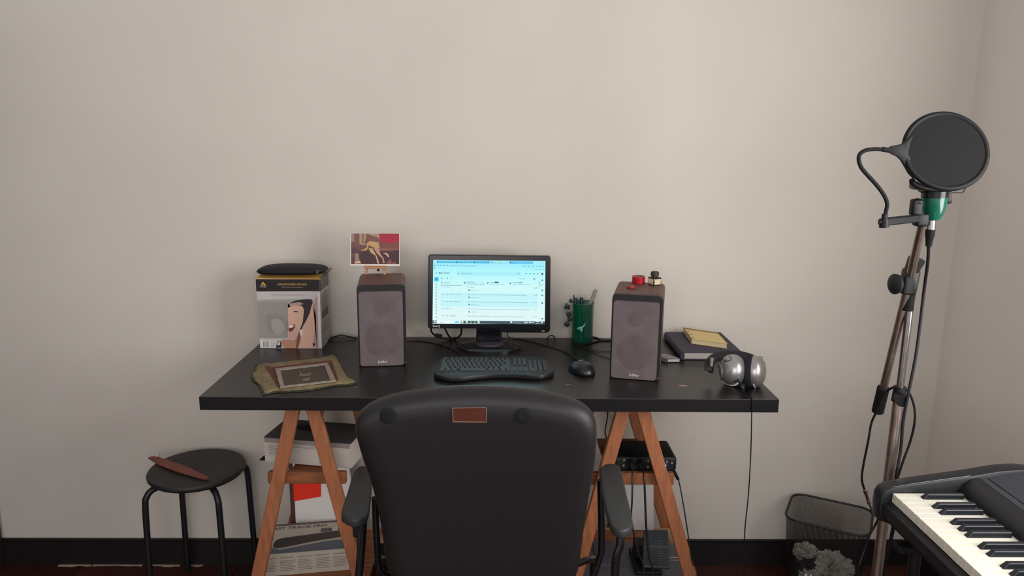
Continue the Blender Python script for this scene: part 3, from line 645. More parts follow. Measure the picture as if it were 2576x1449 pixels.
cp_(4, [(560, 860), (640, 830), (775, 822), (795, 860), (780, 900), (755, 990), (690, 1110), (660, 1140), (600, 900)], 3)
cp_(6, [(540, 870), (650, 850), (700, 870), (640, 890), (560, 910)])
cp_(3, [(528, 912), (600, 890), (680, 890), (702, 930), (690, 1060), (660, 1140), (640, 1200), (600, 1260), (530, 1240), (532, 1100)])
cp_(2, [(530, 1100), (600, 1090), (640, 1150), (620, 1250), (540, 1250)], 0)
cp_(9, [(540, 1100), (575, 1095), (608, 1090), (600, 1130), (575, 1165), (540, 1168)])
cp_(7, [(542, 1102), (580, 1098), (592, 1100), (585, 1120), (560, 1128), (542, 1125)])
cp_(4, [(580, 950), (610, 946), (642, 952), (640, 960), (610, 962)])
cp_(3, [(795, 860), (870, 850), (885, 1000), (880, 1340), (650, 1345), (680, 1180), (700, 1110), (760, 990)])
cp_(6, [(860, 740), (872, 740), (893, 1340), (840, 1343), (800, 1330), (830, 1000), (800, 880)])
cp_(10, [(845, 745), (872, 745), (893, 1345), (860, 1345)])
cp_(5, [(470, 1250), (600, 1262), (660, 1180), (668, 1230), (640, 1345), (500, 1346), (455, 1300)])
cp_(14, [(640, 1190), (665, 1150), (668, 1225), (640, 1345), (615, 1345), (625, 1260)])
cp_(7, [(658, 1160), (685, 1140), (682, 1200), (668, 1225)])
cp_(4, [(793, 1290), (830, 1298), (802, 1330)])
cp_(10, [(232, 1262), (412, 1266), (412, 1340), (238, 1342)]); cp_(4, [(415, 1275), (455, 1272), (462, 1340), (402, 1342)]); cp_(10, [(420, 1280), (446, 1280), (444, 1312), (416, 1314)])
cp_(12, [(265, 1272), (330, 1272), (330, 1332), (265, 1332)])
for i in range(6): cp_(10, [(275+i*10, 1274), (279+i*10, 1274), (279+i*10, 1330), (275+i*10, 1330)])
for i in range(5): cp_(12, [(345, 1276+i*12), (400, 1276+i*12), (400, 1280+i*12), (345, 1280+i*12)])
cp_(8, [(237, 672), (265, 630), (300, 676)]); cp_(0, [(258, 668), (268, 650), (276, 668)])
mk('front_print', b, ci, t)
b = B()
def tx(s, x, y_, h, mi, al='CENTER', bd=0): p = b1(x, y_); add_text(b, mi, s, h/K1[0]*.00129*1.38, (p.x, yb_-.0024, p.z), (1, 0, 0), (0, 0, 1), depth=0, align=al, bold=bd)
tx('HEADPHONES HPS3000', 578, 671, 22, 0, bd=.00004); tx('High-Performance Studio Headphones', 578, 695, 11, 1); tx('behringer', 268, 692, 14, 2)
tx('Plug-in sound transcendence and enjoy the music', 530, 778, 13, 3)
mk('front_lettering', b, [mat('ink_gold', '#c9a24a', .5), mat('ink_pale', '#b5a695', .5), mat('ink_white', '#d5d0cc', .5), mat('ink_grey', '#8b8580', .5)], t)
# side print on the right side of the carton
b = B(); xs = lambda z: BR_.x+(TR_.x-BR_.x)*(z-ZT)/(zbt-ZT)+.0022
def side(y0_, z0_, y1_, z1_, mi): flat(b, [(xs(z0_), yb_+y0_, z0_), (xs(z0_), yb_+y1_, z0_), (xs(z1_), yb_+y1_, z1_), (xs(z1_), yb_+y0_, z1_)], mi)
side(.0, zbt-.04, .117, zbt-.002, 0)
for i in range(12): side(.02, zbt-.055-i*.0075, .09+.02*random.random(), zbt-.052-i*.0075, 1)
side(.02, 1.0, .06, 1.027, 2); side(.065, 1.0, .1, 1.027, 2)
for i in range(6): side(.02, .985-i*.007, .09+.02*random.random(), .987-i*.007, 1)
mk('side_print', b, [ci[13], ci[12], ci[13]], t)
# zip case on top
zc = zbt+.009
t = thing('zip_case', 'soft black zip case lying on top of the headphone carton', 'case', (-.7, -.11, zc-.003))
p0 = PY(645, 680, -.15); p1 = PY(826, 675, -.11)
bm_ = B(); bmesh.ops.create_uvsphere(bm_, u_segments=40, v_segments=20, radius=1)
for v in bm_.verts:
    x, y_, z = v.co; n_ = lambda q, e: math.copysign(abs(q)**e, q)
    v.co = ((p0.x+p1.x)/2+n_(x, .55)*(p1.x-p0.x)/2, -.128+n_(y_, .55)*.053, zc+.013+n_(z, .8)*.0155*(1 if z > 0 else .9)+.006*(x > -2)*(x*.25)+.003*(1-x*x))
mk('pouch', bm_, mat('neoprene', '#131115', .75, bump=.3, bscale=700), t, True, autos=70)
b = B(); pts = []
for i in range(40):
    a_ = 2*PI*i/40; n_ = lambda q, e: math.copysign(abs(q)**e, q)
    pts.append(((p0.x+p1.x)/2+n_(math.cos(a_), .55)*((p1.x-p0.x)/2+.0005), -.128+n_(math.sin(a_), .55)*.0535, zc+.013+.0015*math.cos(a_)))
tube(b, pts, .002, 6, 0, closed=True); mk('zipper', b, blk_g, t, True)
b = B(); q = PY(797, 684, -.184); tube(b, [(q.x, -.184, q.z-.006), (q.x-.001, -.186, q.z), (q.x+.006, -.184, q.z+.004), (q.x+.005, -.184, q.z-.001), (q.x, -.185, q.z-.006)], .0016, 6, 4); mk('zipper_pull', b, chrome, t, True)
# ================================================================== TEXTILE MAT
K4 = (4.441, 480, 840)
def m4(x, y_, z=ZT): return PZ(K4[1]+x/K4[0], K4[2]+y_/K4[0], z)
t = thing('handmade_mat', 'frayed yellow-green handmade paper mat with a framed dark picture in its middle', 'mat', tuple(m4(1270, 460)))
ol = [(735, 350), (900, 335), (1100, 312), (1300, 292), (1480, 272), (1600, 232), (1645, 270), (1690, 360), (1740, 450), (1790, 510), (1865, 548), (1780, 575), (1640, 585), (1500, 610), (1300, 640), (1100, 655), (930, 660), (815, 688), (790, 640), (760, 590), (690, 520), (672, 450), (710, 420)]
P = spline([m4(x, y_) for x, y_ in ol], 5, True)
c = m4(1270, 460)
def raggy(P, amp, s=1.0):
    out = []
    for i, p in enumerate(P):
        d_ = (p-c); out.append(c+d_*s+Vector((random.uniform(-amp, amp), random.uniform(-amp, amp), 0)))
    return out
b = B(); Q = raggy(P, .0018, 1.0); prism(b, [(p.x, p.y, ZT+.0006) for p in Q], (0, 0, .003), 0); mk('under_sheet', b, mat('mat_dark_edge', '#3a3a26', .9, noise=.5, nscale=40), t)
b = B(); Q = raggy(P, .0012, .955)
tt = B(); n = len(Q); R1 = [tt.verts.new((p.x, p.y, ZT+.0037)) for p in Q]; R2 = [tt.verts.new((c.x+(p.x-c.x)*.93, c.y+(p.y-c.y)*.93, ZT+.007+random.random()*.0015)) for p in Q]; R3 = [tt.verts.new((c.x+(p.x-c.x)*.6, c.y+(p.y-c.y)*.6, ZT+.0065)) for p in Q]; cc = tt.verts.new((c.x, c.y, ZT+.006))
for a_, b_ in ((R1, R2), (R2, R3)):
    for i in range(n): tt.faces.new([a_[i], a_[(i+1) % n], b_[(i+1) % n], b_[i]])
for i in range(n): tt.faces.new([R3[i], R3[(i+1) % n], cc])
bmesh.ops.recalc_face_normals(tt, faces=tt.faces[:]); join(b, tt)
mk('paper_sheet', b, mat('mat_ochre', '#7a6b4c', .85, noise=.25, nscale=45, bump=.8, bscale=350), t, True)
def quad4(pts, z, h, m, nm, par): bb = B(); prism(bb, [(p.x, p.y, z) for p in [m4(*q_, z) for q_ in pts]], (0, 0, h), .0006); return mk(nm, bb, m, par)
quad4([(830, 365), (930, 372), (1575, 298), (1648, 515), (1300, 580), (980, 602)], ZT+.0072, .0016, mat('mat_red_border', '#5b3226', .85, noise=.3, nscale=40), 'border_sheet', t)
zf = ZT+.009
outp = [m4(x, y_, zf+.004) for x, y_ in ((940, 388), (1532, 320), (1622, 522), (1000, 597))]; inp = [m4(x, y_, zf+.004) for x, y_ in ((1000, 402), (1490, 345), (1560, 520), (1045, 580))]
b = B(); fm = mat('frame_silver_leaf', '#8b7d70', .6, noise=.3, nscale=120, bump=.8, bscale=400)
for i in range(4):
    j = (i+1) % 4; prism(b, [(q_.x, q_.y, zf) for q_ in (outp[i], outp[j], inp[j], inp[i])], (0, 0, .005), .0008)
fr = mk('frame', b, fm, t)
b = B(); prism(b, [(q_.x, q_.y, zf) for q_ in inp], (0, 0, .0022)); pc = mk('picture', b, mat('etching_dark', '#3b3428', .45, noise=.2, nscale=40), t)
b = B()
for pts in ([(1180, 445), (1280, 455), (1340, 440), (1325, 475), (1230, 480)], [(1250, 510), (1330, 500), (1320, 530), (1265, 535)], [(1190, 462), (1215, 425), (1225, 450)]):
    flat(b, [(q_.x, q_.y, zf+.0025) for q_ in spline([m4(x, y_, zf) for x, y_ in pts], 3, True)])
mk('pale_figure', b, mat('etching_pale', '#6f6249', .5), pc)
# ================================================================== PEN CUP
cu = PY(1464, 862, -.06); cx_, cy_, cr = cu.x, -.06, .0375; ch_ = PY(1464, 766, -.09).z-ZT
t = thing('pen_cup', 'translucent green cup of pens by the wall', 'cup', (cx_, cy_, ZT))
gm = mat('green_glass', '#08694b', .12, alpha=.5, coat=.3)
b = B(); lathe(b, (cx_, cy_, ZT+.0004), (0, 0, 1), [(0, .0001), (0, cr-.002), (.003, cr), (ch_, cr), (ch_, cr-.002), (.006, cr-.002), (.006, .0001)], 40); mk('cup_body', b, gm, t, True)
b = B(); tube(b, [(cx_+cr*math.cos(2*PI*i/32), cy_+cr*math.sin(2*PI*i/32), ZT+ch_) for i in range(32)], .0016, 6, 0, closed=True); mk('rim', b, mat('green_rim', '#2f6a56', .25), t, True)
b = B()
fish = [(488, 1000), (470, 1045), (425, 1095), (430, 1130), (415, 1155), (398, 1120), (380, 1105), (340, 1115), (345, 1095), (385, 1070), (420, 1065), (455, 1035)]
Pf = []
for x, y_ in fish:
    q = PY(1400+x/6.587, 660+y_/6.587, cy_-cr); ang = max(-1, min(1, (q.x-cx_)/cr)); yy = cy_-math.sqrt(max(0, 1-ang*ang))*(cr+.0008); Pf.append((q.x, yy, q.z))
flat(b, Pf); mk('fishtail_sticker', b, mat('sticker_aqua', '#8fe0cf', .4), t)
def pen(name, label, base, tip, r, m, capm, capf=.45, grp='pens in the green cup'):
    base = Vector(base); tip = Vector(tip); t_ = thing(name, label, 'pen', tuple(base), grp); d_ = (tip-base).normalized(); L_ = (tip-base).length
    b = B(); lathe(b, base, d_, [(0, r*.3), (.012, r*.8), (L_*(1-capf), r*.9)], 12); mk('barrel', b, m, t_, True)
    b = B(); lathe(b, base, d_, [(L_*(1-capf), r), (L_-.004, r), (L_-.001, r*.8), (L_, r*.4)], 12); mk('cap', b, capm, t_, True)
zb = ZT+.008
dg = mat('pen_dark_teal', '#12343a', .3); gy = mat('marker_grey', '#8d8a86', .35)
q = PY(1447.5, 749, -.07); pen('pen', 'dark capped pen with flat end, left in the green cup', (cx_-.012, -.062, zb), (q.x, -.07, q.z), .0075, dg, dg)
q = PY(1462.5, 748, -.065); pen('pen', 'dark capped pen with round end, right beside its flat-ended twin', (cx_+.004, -.06, zb), (q.x, -.065, q.z), .0068, dg, dg)
q = PY(1499, 728, -.055); pen('marker', 'fat grey marker leaning right out of the green cup', (cx_-.018, -.055, zb), (q.x, -.055, q.z), .0068, gy, gy)
q = PY(1499, 740, -.035); pen('marker', 'pale slim pen behind the fat grey marker in the green cup', (cx_-.01, -.042, zb), (q.x, -.035, q.z), .005, mat('pen_clear', '#b5b0aa', .3), white_p)
q = PY(1443.5, 742, -.05); pen('pencil', 'thin pencil whose point just shows in the green cup', (cx_-.02, -.045, zb), (q.x, -.05, q.z), .0022, mat('pencil_wood', '#4b3a36', .5), mat('pencil_tip', '#3c3030', .5), .1)
# clips hanging off the cup side
cm = mat('clip_dark', '#33372f', .45, metal=.4)
t = thing('clip_cluster', 'cluster of dark metal clips clamped on the left side of the pen cup', 'clip', (cx_-cr-.004, cy_, ZT+.06))
for (u, v, s, a_) in ((1427, 772, .010, .3), (1431, 790, .009, -.4), (1426, 816, .009, .6), (1433, 803, .008, 0), (1436, 757, .006, .9)):
    q = PY(u, v, cy_-.005); b = B(); R = rot(0, 0, a_)
    box(b, (q.x, q.y, q.z), (s*1.9, .010, s*1.5), R, bev=.001); tube(b, [q+R.to_3x3() @ Vector(w_)*s for w_ in ((-.5, 0, .4), (-.9, 0, .9), (-.3, 0, 1.2), (.3, 0, .5))], .0009, 6, 4); tube(b, [q+R.to_3x3() @ Vector(w_)*s for w_ in ((.5, 0, -.4), (.2, 0, -1.1), (-.5, 0, -1.2), (-.6, 0, -.5))], .0009, 6, 4)
    mk('clip', b, cm, t, True)
# ================================================================== ON THE RIGHT SPEAKER
zs = ZSP+.0003
q = PZ(1606, 712, zs)
t = thing('tape_roll', 'roll of red tape on the right speaker', 'tape', (q.x, q.y, zs))
rm = mat('red_tape', '#a5101f', .25, noise=.05)
b = B(); lathe(b, (q.x, q.y, zs), (0, 0, 1), [(0, .0205), (.0225, .0205), (.0225, .0165), (0, .0165)], 36); mk('tape', b, rm, t, True)
b = B(); lathe(b, (q.x, q.y, zs), (0, 0, 1), [(0.0003, .0164), (.0215, .0164), (.0215, .015), (0.0003, .015)], 36); mk('core', b, mat('tape_core', '#8b7069', .6), t, True)
q = PZ(1588.5, 726, zs); b = B(); lathe(b, (q.x, q.y+.006, zs), (0, 0, 1), [(0, .012), (.001, .0128), (.007, .0128), (.008, .012), (.0083, .0105), (.0075, .010)], 28)
tag(mk('bottle_cap', b, mat('red_cap', '#8c2a2c', .4), base=(q.x, q.y+.006, zs), smooth=True), 'small dull red cap in front of the tape roll', 'cap')
q = PZ(1646, 716, zs)
t = thing('ink_bottle', 'square glass ink bottle with cream label and black cap on the right speaker', 'bottle', (q.x, q.y, zs))
Rb = rot(math.radians(28)); b = B(); box(b, (q.x, q.y, zs+.0125), (.030, .030, .024), Rb, bev=.002, seg=2); mk('glass', b, mat('ink_glass', '#3c2a26', .1, trans=.3), t, True)
for k, w_ in ((-PI/2, .024), (PI, .024)):
    b = B(); box(b, (0, -.0154, 0), (.024, .0006, .017)); b.transform(Matrix.Translation((q.x, q.y, zs+.0115)) @ Rb @ Matrix.Rotation(k+PI/2, 4, 'Z')); mk('label_panel', b, mat('label_cream', '#d8c6ac', .6), t)
b = B(); box(b, (0, -.0158, -.0065), (.024, .0004, .0016)); b.transform(Matrix.Translation((q.x, q.y, zs+.0115)) @ Rb @ Matrix.Rotation(-PI/2, 4, 'Z')); mk('red_line', b, rm, t)
b = B(); lathe(b, (q.x, q.y, zs+.0245), (0, 0, 1), [(0, .009), (.003, .009), (.003, .0125), (.013, .0128), (.017, .011), (.018, .006), (.018, .0001)], 28); mk('cap', b, mat('cap_black', '#2b2726', .5), t, True)
# ================================================================== NOTEBOOKS
K7 = (7.247, 1660, 800)
def k7(x, y_, z): return PZ(K7[1]+x/K7[0], K7[2]+y_/K7[0], z)
zb1 = ZT+.027
t = thing('hardback_notebook', 'large dark violet hardback notebook lying flat right of the right speaker', 'book', tuple(k7(800, 500, ZT)))
A = k7(405, 620, zb1); Bk = k7(85, 228, zb1); D_ = k7(1400, 578, zb1)
ax = (Bk-A); wv = k7(1100, 622, zb1)-A; wv = Vector((wv.x, wv.y, 0)).normalized(); 
if wv.length == 0: wv = Vector((1, 0, 0))
dv = Vector((ax.x, ax.y, 0)); W1 = (D_-A).dot(wv)*.985
dvn = Vector((-wv.y, wv.x, 0)); Ld = dv.length; dvs = dv
# parallelogram closed to a true rectangle
Ld = dv.dot(dvn); vio = mat('violet_cloth', '#3b3644', .7, bump=.3, bscale=500)
def rect(a_, w_, l_): return [a_, a_+wv*w_, a_+wv*w_+dvn*l_, a_+dvn*l_]
A0 = Vector((A.x, A.y, 0)); W1 = .196; Ld = min(Ld, .245)
sk = Vector((dv.x, dv.y, 0)).normalized(); 
def rect(a_, w_, l_): return [a_, a_+wv2*w_, a_+wv2*w_+sk*l_, a_+sk*l_]
wv2 = Vector((sk.y, -sk.x, 0)); Ld = min(dv.length, .25)
def slab(z0_, z1_, a_, w_, l_, m, nm, par, bev=.0006): bb = B(); prism(bb, [(p_.x, p_.y, z0_) for p_ in rect(a_, w_, l_)], (0, 0, z1_-z0_), bev); return mk(nm, bb, m, par)
slab(zb1-.003, zb1, A0, W1, Ld, vio, 'front_cover', t); slab(ZT+.0004, ZT+.0034, A0, W1, Ld, vio, 'back_cover', t)
slab(ZT+.0034, zb1-.003, A0+wv2*.008+sk*.004, W1-.012, Ld-.008, mat('page_block', '#b8b2aa', .8, noise=.15, nscale=3, stretch=(1, 1, 300)), 'pages', t)
b = B(); hh = (zb1-ZT)/2
tube(b, [(A0.x+.002*wv2.x, A0.y+.002*wv2.y, ZT+hh), (A0.x+sk.x*Ld+.002*wv2.x, A0.y+sk.y*Ld+.002*wv2.y, ZT+hh)], hh-.0004, 16, 0, up=(0, 0, 1), flat=.55); mk('spine', b, vio, t, True)
b = B(); zy = zb1+.0003; zy1 = zy+.017
t = thing('spiral_notebook', 'small yellow stitched notebook on top of the violet notebook', 'book', tuple(k7(800, 380, zy)))
yq = [k7(x, y_, zy1) for x, y_ in ((580, 380), (1235, 470), (1045, 262), (425, 165))]; c2 = yq[0]+(yq[2]-yq[1]); yq[3] = (yq[3]+c2)/2
yel = mat('yellow_cover', '#d3ba7d', .6)
yc_ = sum((Vector(v) for v in yq), Vector())/4
def ys(z0_, z1_, s, m, nm, dx=0): bb = B(); prism(bb, [(yc_.x+(p_.x-yc_.x)*s+dx, yc_.y+(p_.y-yc_.y)*s, z0_) for p_ in yq], (0, 0, z1_-z0_), .0003); return mk(nm, bb, m, t)
ys(zy, zy+.0015, 1.0, mat('yellow_under', '#c9ac6c', .6), 'back_cover'); ys(zy+.0015, zy1-.0015, .965, mat('cream_pages', '#d5c79c', .8, noise=.12, nscale=4, stretch=(1, 1, 300)), 'pages'); ys(zy1-.0015, zy1, 1.0, yel, 'front_cover')
b = B(); e0, e1 = yq[0], yq[3]
nd = (yq[3]-yq[0]); 
for k in range(4):
    f_ = .12+k*.25; p_ = e0+(e1-e0)*f_; o_ = (yq[0]-yq[1]).normalized()*.0012
    tube(b, [(p_.x-o_.x*9, p_.y-o_.y*9, zy1+.0008), (p_.x+o_.x, p_.y+o_.y, zy1), (p_.x+o_.x, p_.y+o_.y, zy)], .0009, 6, 0)
tube(b, [(e0.x+o_.x, e0.y+o_.y, zy1), (e1.x+o_.x, e1.y+o_.y, zy1)], .0008, 6, 0); tube(b, [(e0.x+o_.x, e0.y+o_.y, zy+.001), (e1.x+o_.x, e1.y+o_.y, zy+.001)], .0008, 6, 0)
mk('stitching', b, mat('stitch_dark', '#3a2530', .6), t, True)
b = B(); prism(b, [(v.x, v.y, zy1) for v in (yq[3]*.97+yq[0]*.03, yq[2]*.97+yq[1]*.03, yq[2]*.86+yq[1]*.14, yq[3]*.86+yq[0]*.14)], (0, 0, .0008)); mk('brown_strip', b, mat('brown_strip', '#8f7448', .7, noise=.3, nscale=60), t)
# small box
t = thing('small_carton', 'little grey box with a white end label between speaker and violet notebook', 'box', tuple(k7(240, 770, ZT)))
A = k7(130, 815, ZT); C = k7(365, 812, ZT); zz = ZT+.0135
b = B(); yaw_box(b, (A.x-.002, A.y), (C.x, C.y), .001, ZT+.0004, zz, 0)
Q = [k7(x, y_, zz) for x, y_ in ((130, 735), (370, 735), (130, 500), (-60, 500))]
A1 = Vector((A.x-.002, A.y, 0)); C1 = Vector((C.x, C.y, 0)); s_ = Vector((-.55, .83, 0))*.06
b.free(); b = B(); prism(b, [(p_.x, p_.y, ZT+.0004) for p_ in (A1, C1, C1+s_, A1+s_)], (0, 0, zz-ZT), .0005); mk('carton_body', b, mat('box_grey', '#8b8682', .7, noise=.2, nscale=20), t)
b = B(); flat(b, [(A1.x+.001, A1.y-.0004, ZT+.001), (C1.x-.0005, C1.y-.0004, ZT+.001), (C1.x-.0005, C1.y-.0004, zz-.0003), (A1.x+.001, A1.y-.0004, zz-.0003)]); mk('black_end', b, blk, t)
b = B(); flat(b, [(A1.x+.004, A1.y-.0008, ZT+.0032), (C1.x-.002, C1.y-.0008, ZT+.0032), (C1.x-.002, C1.y-.0008, zz-.002), (A1.x+.004, A1.y-.0008, zz-.002)]); mk('end_label', b, mat('end_label', '#cfcac2', .5), t)
# ================================================================== HEADPHONES
t = thing('headphones', 'silver and black headphones lying at the right end of the desk', 'headphones', (.70, -.5, ZT))
def H(x, y_, yy): return PY(K7[1]+x/K7[0], K7[2]+y_/K7[0], yy)
velour = mat('velour_pad', '#131319', .9)
cL = H(1345, 945, -.52); aL = Vector((-.74, -.60, .22)).normalized()
cR = H(1735, 975, -.53); aR = Vector((.84, -.48, .10)).normalized()
def cup(c_, a_, rad, dep, sy=1.12):
    b = B(); prof = [(0, rad*.995), (.004, rad)]+[(.004+dep*math.sin(k*PI/2/9), rad*math.cos(k*PI/2/9)**.8) for k in range(1, 9)]+[(.004+dep, .0001)]
    lathe(b, c_, a_, prof, 40, up=(0, .25, 1), sy=sy); return b
mk('ear_cup', cup(cL, aL, .0405, .037), silver, t, True); mk('ear_cup', cup(cR-aR*.004, aR, .0405, .030, 1.15), silver, t, True)
for c_, a_ in ((cL, aL), (cR-aR*.004, aR)):
    b = B(); lathe(b, c_, -a_, [(0, .040), (.003, .043), (.012, .0445), (.020, .042), (.024, .034), (.020, .024)], 36, up=(0, .25, 1), sy=1.1); mk('ear_pad', b, velour, t, True)
# yoke, vents and hinge on the cups
b = B(); u_ = Vector((0, .25, 1)); u_ = (u_-aL*u_.dot(aL)).normalized(); s_ = u_.cross(aL)
def onL(s, u, h): return cL+s_*s+u_*u+aL*h
def domeL(s, u, lift=.0004): r = min(.999, math.sqrt(s*s+(u/1.12)**2)/.0405); return onL(s, u, .004+.037*math.sqrt(1-r**2.5)+lift)
yg = mat('yoke_grey', '#76716f', .4, metal=.4)
b = B(); tube(b, [domeL(-.036, .006, .001), domeL(-.026, .012, .001), domeL(-.017, .006, .001), domeL(-.013, -.008, .001), domeL(-.017, -.022, .001), domeL(-.026, -.030, .001)], .0028, 8, 6); mk('yoke', b, yg, t, True)
b = B(); tube(b, [domeL(-.034, .020), domeL(-.022, .029), domeL(-.008, .025), domeL(.002, .024), domeL(.010, .028), domeL(.008, .035), domeL(-.002, .040)], .0011, 6, 6); mk('dark_slot', b, blk_g, t, True)
b = B(); tube(b, [domeL(.018, -.034), domeL(.024, -.030), domeL(.030, -.026)], .0022, 8, 4); mk('cable_entry', b, blk, t, True)
b = B()
for k in range(9):
    a_ = -2.35+k*.16; p_ = onL(.0405*math.cos(a_)*.98, .0405*1.12*math.sin(a_)*.98, .010); lathe(b, p_-aL*.002, aL, [(0, .0026), (.005, .002)], 8)
tube(b, [onL(.0405*math.cos(a_), .0405*1.12*math.sin(a_), .006) for a_ in [-2.6+.1*k for k in range(15)]], .0018, 6, 0); mk('rim_teeth', b, mat('white_plastic', '#d8d5d2', .35), t, True)
u2 = Vector((0, .25, 1)); u2 = (u2-aR*u2.dot(aR)).normalized(); s2 = u2.cross(aR)
def onR(s, u, h): return cR-aR*.004+s2*s+u2*u+aR*h
b = B(); tube(b, [onR(.0405*math.cos(a_), .0405*1.15*math.sin(a_), .006) for a_ in [-2.3+.1*k for k in range(16)]], .0018, 6, 0); mk('rim_teeth', b, mat('white_plastic', '', 1), t, True)
b = B(); box(b, onR(0, .038, .014), (.022, .014, .012), bev=.003, seg=3); mk('hinge', b, mat('yoke_grey', '', 1), t, True)
q0 = H(905, 800, -.49)
b = B(); cyl(b, H(945, 725, -.50), H(935, 880, -.505), .0065, .0055); mk('hinge', b, mat('yoke_grey', '', 1), t, True)
b = B(); tube(b, [H(895, 960, -.50), H(905, 830, -.49), H(985, 730, -.475), H(1140, 672, -.46), H(1350, 655, -.45), H(1580, 690, -.45), H(1740, 760, -.465), H(1860, 850, -.49)], .0135, 10, 8, flat=.25, up=(0, .45, .9)); mk('headband', b, mat('headband_black', '#17161a', .55), t, True)
b = B(); tube(b, [H(975, 980, -.50), H(900, 960, -.495), H(885, 900, -.49)], .005, 8, 6); mk('slider', b, blk, t, True)
# headphone lead
q = [onL(-.004, -.037, .012)]
e = PZ(1889, 1001, ZT+.0015); e.y = DY0-.0025; 
cable('headphone_cable', [domeL(.026, -.029), PY(1868, 968, -.59), PZ(1876, 975, ZT+.004), PZ(1884, 985, ZT+.002), Vector((e.x, DY0+.004, ZT+.0022)), Vector((e.x+.001, DY0-.003, ZT-.004)), PY(1891, 1040, DY0-.003), PY(1889, 1130, DY0-.004), PY(1883, 1240, DY0-.004), PY(1874, 1330, DY0-.004), PY(1872, 1400, DY0-.004), PY(1871, 1449, DY0-.004), Vector((PY(1871, 1449, DY0).x, DY0-.004, .02)), Vector((.6, -.55, .003))], .0017, 'thin black headphone lead hanging off the right front of the desk')
# ================================================================== STOOL
sx_, sy_, sz = -1.040, -.187, .48
t = thing('stool', 'round black metal stool against the wall left of the desk', 'stool', (sx_, sy_, 0))
stm = mat('stool_plastic', '#262324', .5, noise=.1, nscale=60)
b = B(); lathe(b, (sx_, sy_, sz-.022), (0, 0, 1), [(0, .140), (0, .150), (.008, .158), (.016, .159), (.021, .156), (.022, .148), (.0195, .10), (.0185, .0001)], 64); seat = mk('seat', b, stm, t, True, autos=50)
b = B()
for ring in range(1, 8):
    for k in range(ring*5):
        a_ = 2*PI*k/(ring*5)+ring*.3; r_ = ring*.0105; lathe(b, (sx_+r_*math.cos(a_), sy_+r_*math.sin(a_), sz-.0036), (0, 0, 1), [(0, .0022), (.0006, .0022)], 6)
hl = mk('seat_perforation', b, mat('perforation', '#0c0a0b', .9), seat); hl['kind'] = 'stuff'
legm = mat('stool_leg_metal', '#18161b', .4)
for an in (222, 312, 42, 132):
    a_ = math.radians(an); dx, dy = math.cos(a_), math.sin(a_)
    pts = [(sx_+dx*r_, sy_+dy*r_, z_) for r_, z_ in ((.05, sz-.03), (.115, sz-.031), (.150, sz-.036), (.168, sz-.054), (.175, sz-.085), (.179, .25), (.185, .004))]
    b = B(); tube(b, pts, .0105, 12, 5); lg = mk('leg', b, legm, t, True)
    b = B(); cyl(b, (sx_+dx*.185, sy_+dy*.185, 0), (sx_+dx*.184, sy_+dy*.184, .02), .0118); mk('foot_cap', b, blk_m, lg, True)
# open reddish leather piece on the stool
t = thing('wooden_ruler', 'reddish wooden strip lying across the black stool', 'strip', tuple(PZ(450, 1180, sz)))
rm_ = mat('red_wood_strip', '#7a4238', .55, noise=.25, nscale=30)
zz = sz+.0012
P = [PZ(u, v, zz) for u, v in ((373, 1154), (385, 1151), (400, 1153), (470, 1177), (528, 1205), (516, 1209), (450, 1190), (400, 1172))]
b = B(); prism(b, [(p_.x, p_.y, zz) for p_ in P], (0, 0, .006), .001); mk('strip_body', b, rm_, t)
b = B(); tube(b, [PZ(396, 1154, zz+.005), PY(400, 1148, -.17), PY(403, 1139, -.165)], .0007, 5, 4); mk('loose_thread', b, rm_, t)
b = B()
for (u, v) in ((418, 1177), (421, 1178.5), (458, 1193), (463, 1195), (468, 1196), (476, 1197)): p_ = PZ(u, v-1, zz+.006); box(b, (p_.x, p_.y+.004, zz+.0062), (.002, .002, .0006))
mk('white_mark', b, white_p, t)
# ================================================================== WASTE BIN
t = thing('waste_bin', 'black wire mesh wastepaper bin by the wall under the mic stand', 'bin', (1.16, -.16, 0))
zr = .30; cR4 = [PZ(u, v, zr) for u, v in ((1990, 1234), (2202, 1283), (2182, 1352), (1975, 1305))]
cR4[0].y -= .012; cR4[1].y -= .004
cen = sum(cR4, Vector())/4; cen.z = 0
e1 = ((cR4[1]-cR4[0])+(cR4[2]-cR4[3]))/2; e1.z = 0; wx = e1.length; e1.normalize(); e2 = Vector((-e1.y, e1.x, 0)); wy = abs((cR4[0]-cR4[3]).dot(e2)+(cR4[1]-cR4[2]).dot(e2))/2
cen.y = min(cen.y, -.5*(wy*abs(e2.y)+wx*abs(e1.y))-.006)
def rring(s, z_, N=72, rc=.045):
    out = []
    hx, hy = wx/2*s, wy/2*s; segs = [(hx-rc, hy-rc, 0), (-hx+rc, hy-rc, PI/2), (-hx+rc, -hy+rc, PI), (hx-rc, -hy+rc, 1.5*PI)]
    raw = []
    for (x, y_, a0) in segs:
        for k in range(7): a_ = a0+PI/2*k/6; raw.append(Vector((x+rc*math.cos(a_), y_+rc*math.sin(a_))))
    per = [0]
    for i in range(len(raw)): per.append(per[-1]+(raw[(i+1) % len(raw)]-raw[i]).length)
    for k in range(N):
        d_ = per[-1]*k/N; i = max(j for j in range(len(raw)) if per[j] <= d_+1e-9); f_ = (d_-per[i])/(per[i+1]-per[i]); q_ = raw[i].lerp(raw[(i+1) % len(raw)], f_)
        out.append(cen+e1*q_.x+e2*q_.y+Vector((0, 0, z_)))
    return out
wire = mat('bin_wire', '#1c1718', .5)
b = B(); tube(b, rring(1.0, zr), .0042, 8, 0, closed=True); mk('rim', b, wire, t, True)
b = B(); tube(b, rring(.84, .005), .004, 8, 0, closed=True); prism(b, rring(.835, .003), (0, 0, .001)); mk('base_tray', b, wire, t, True)
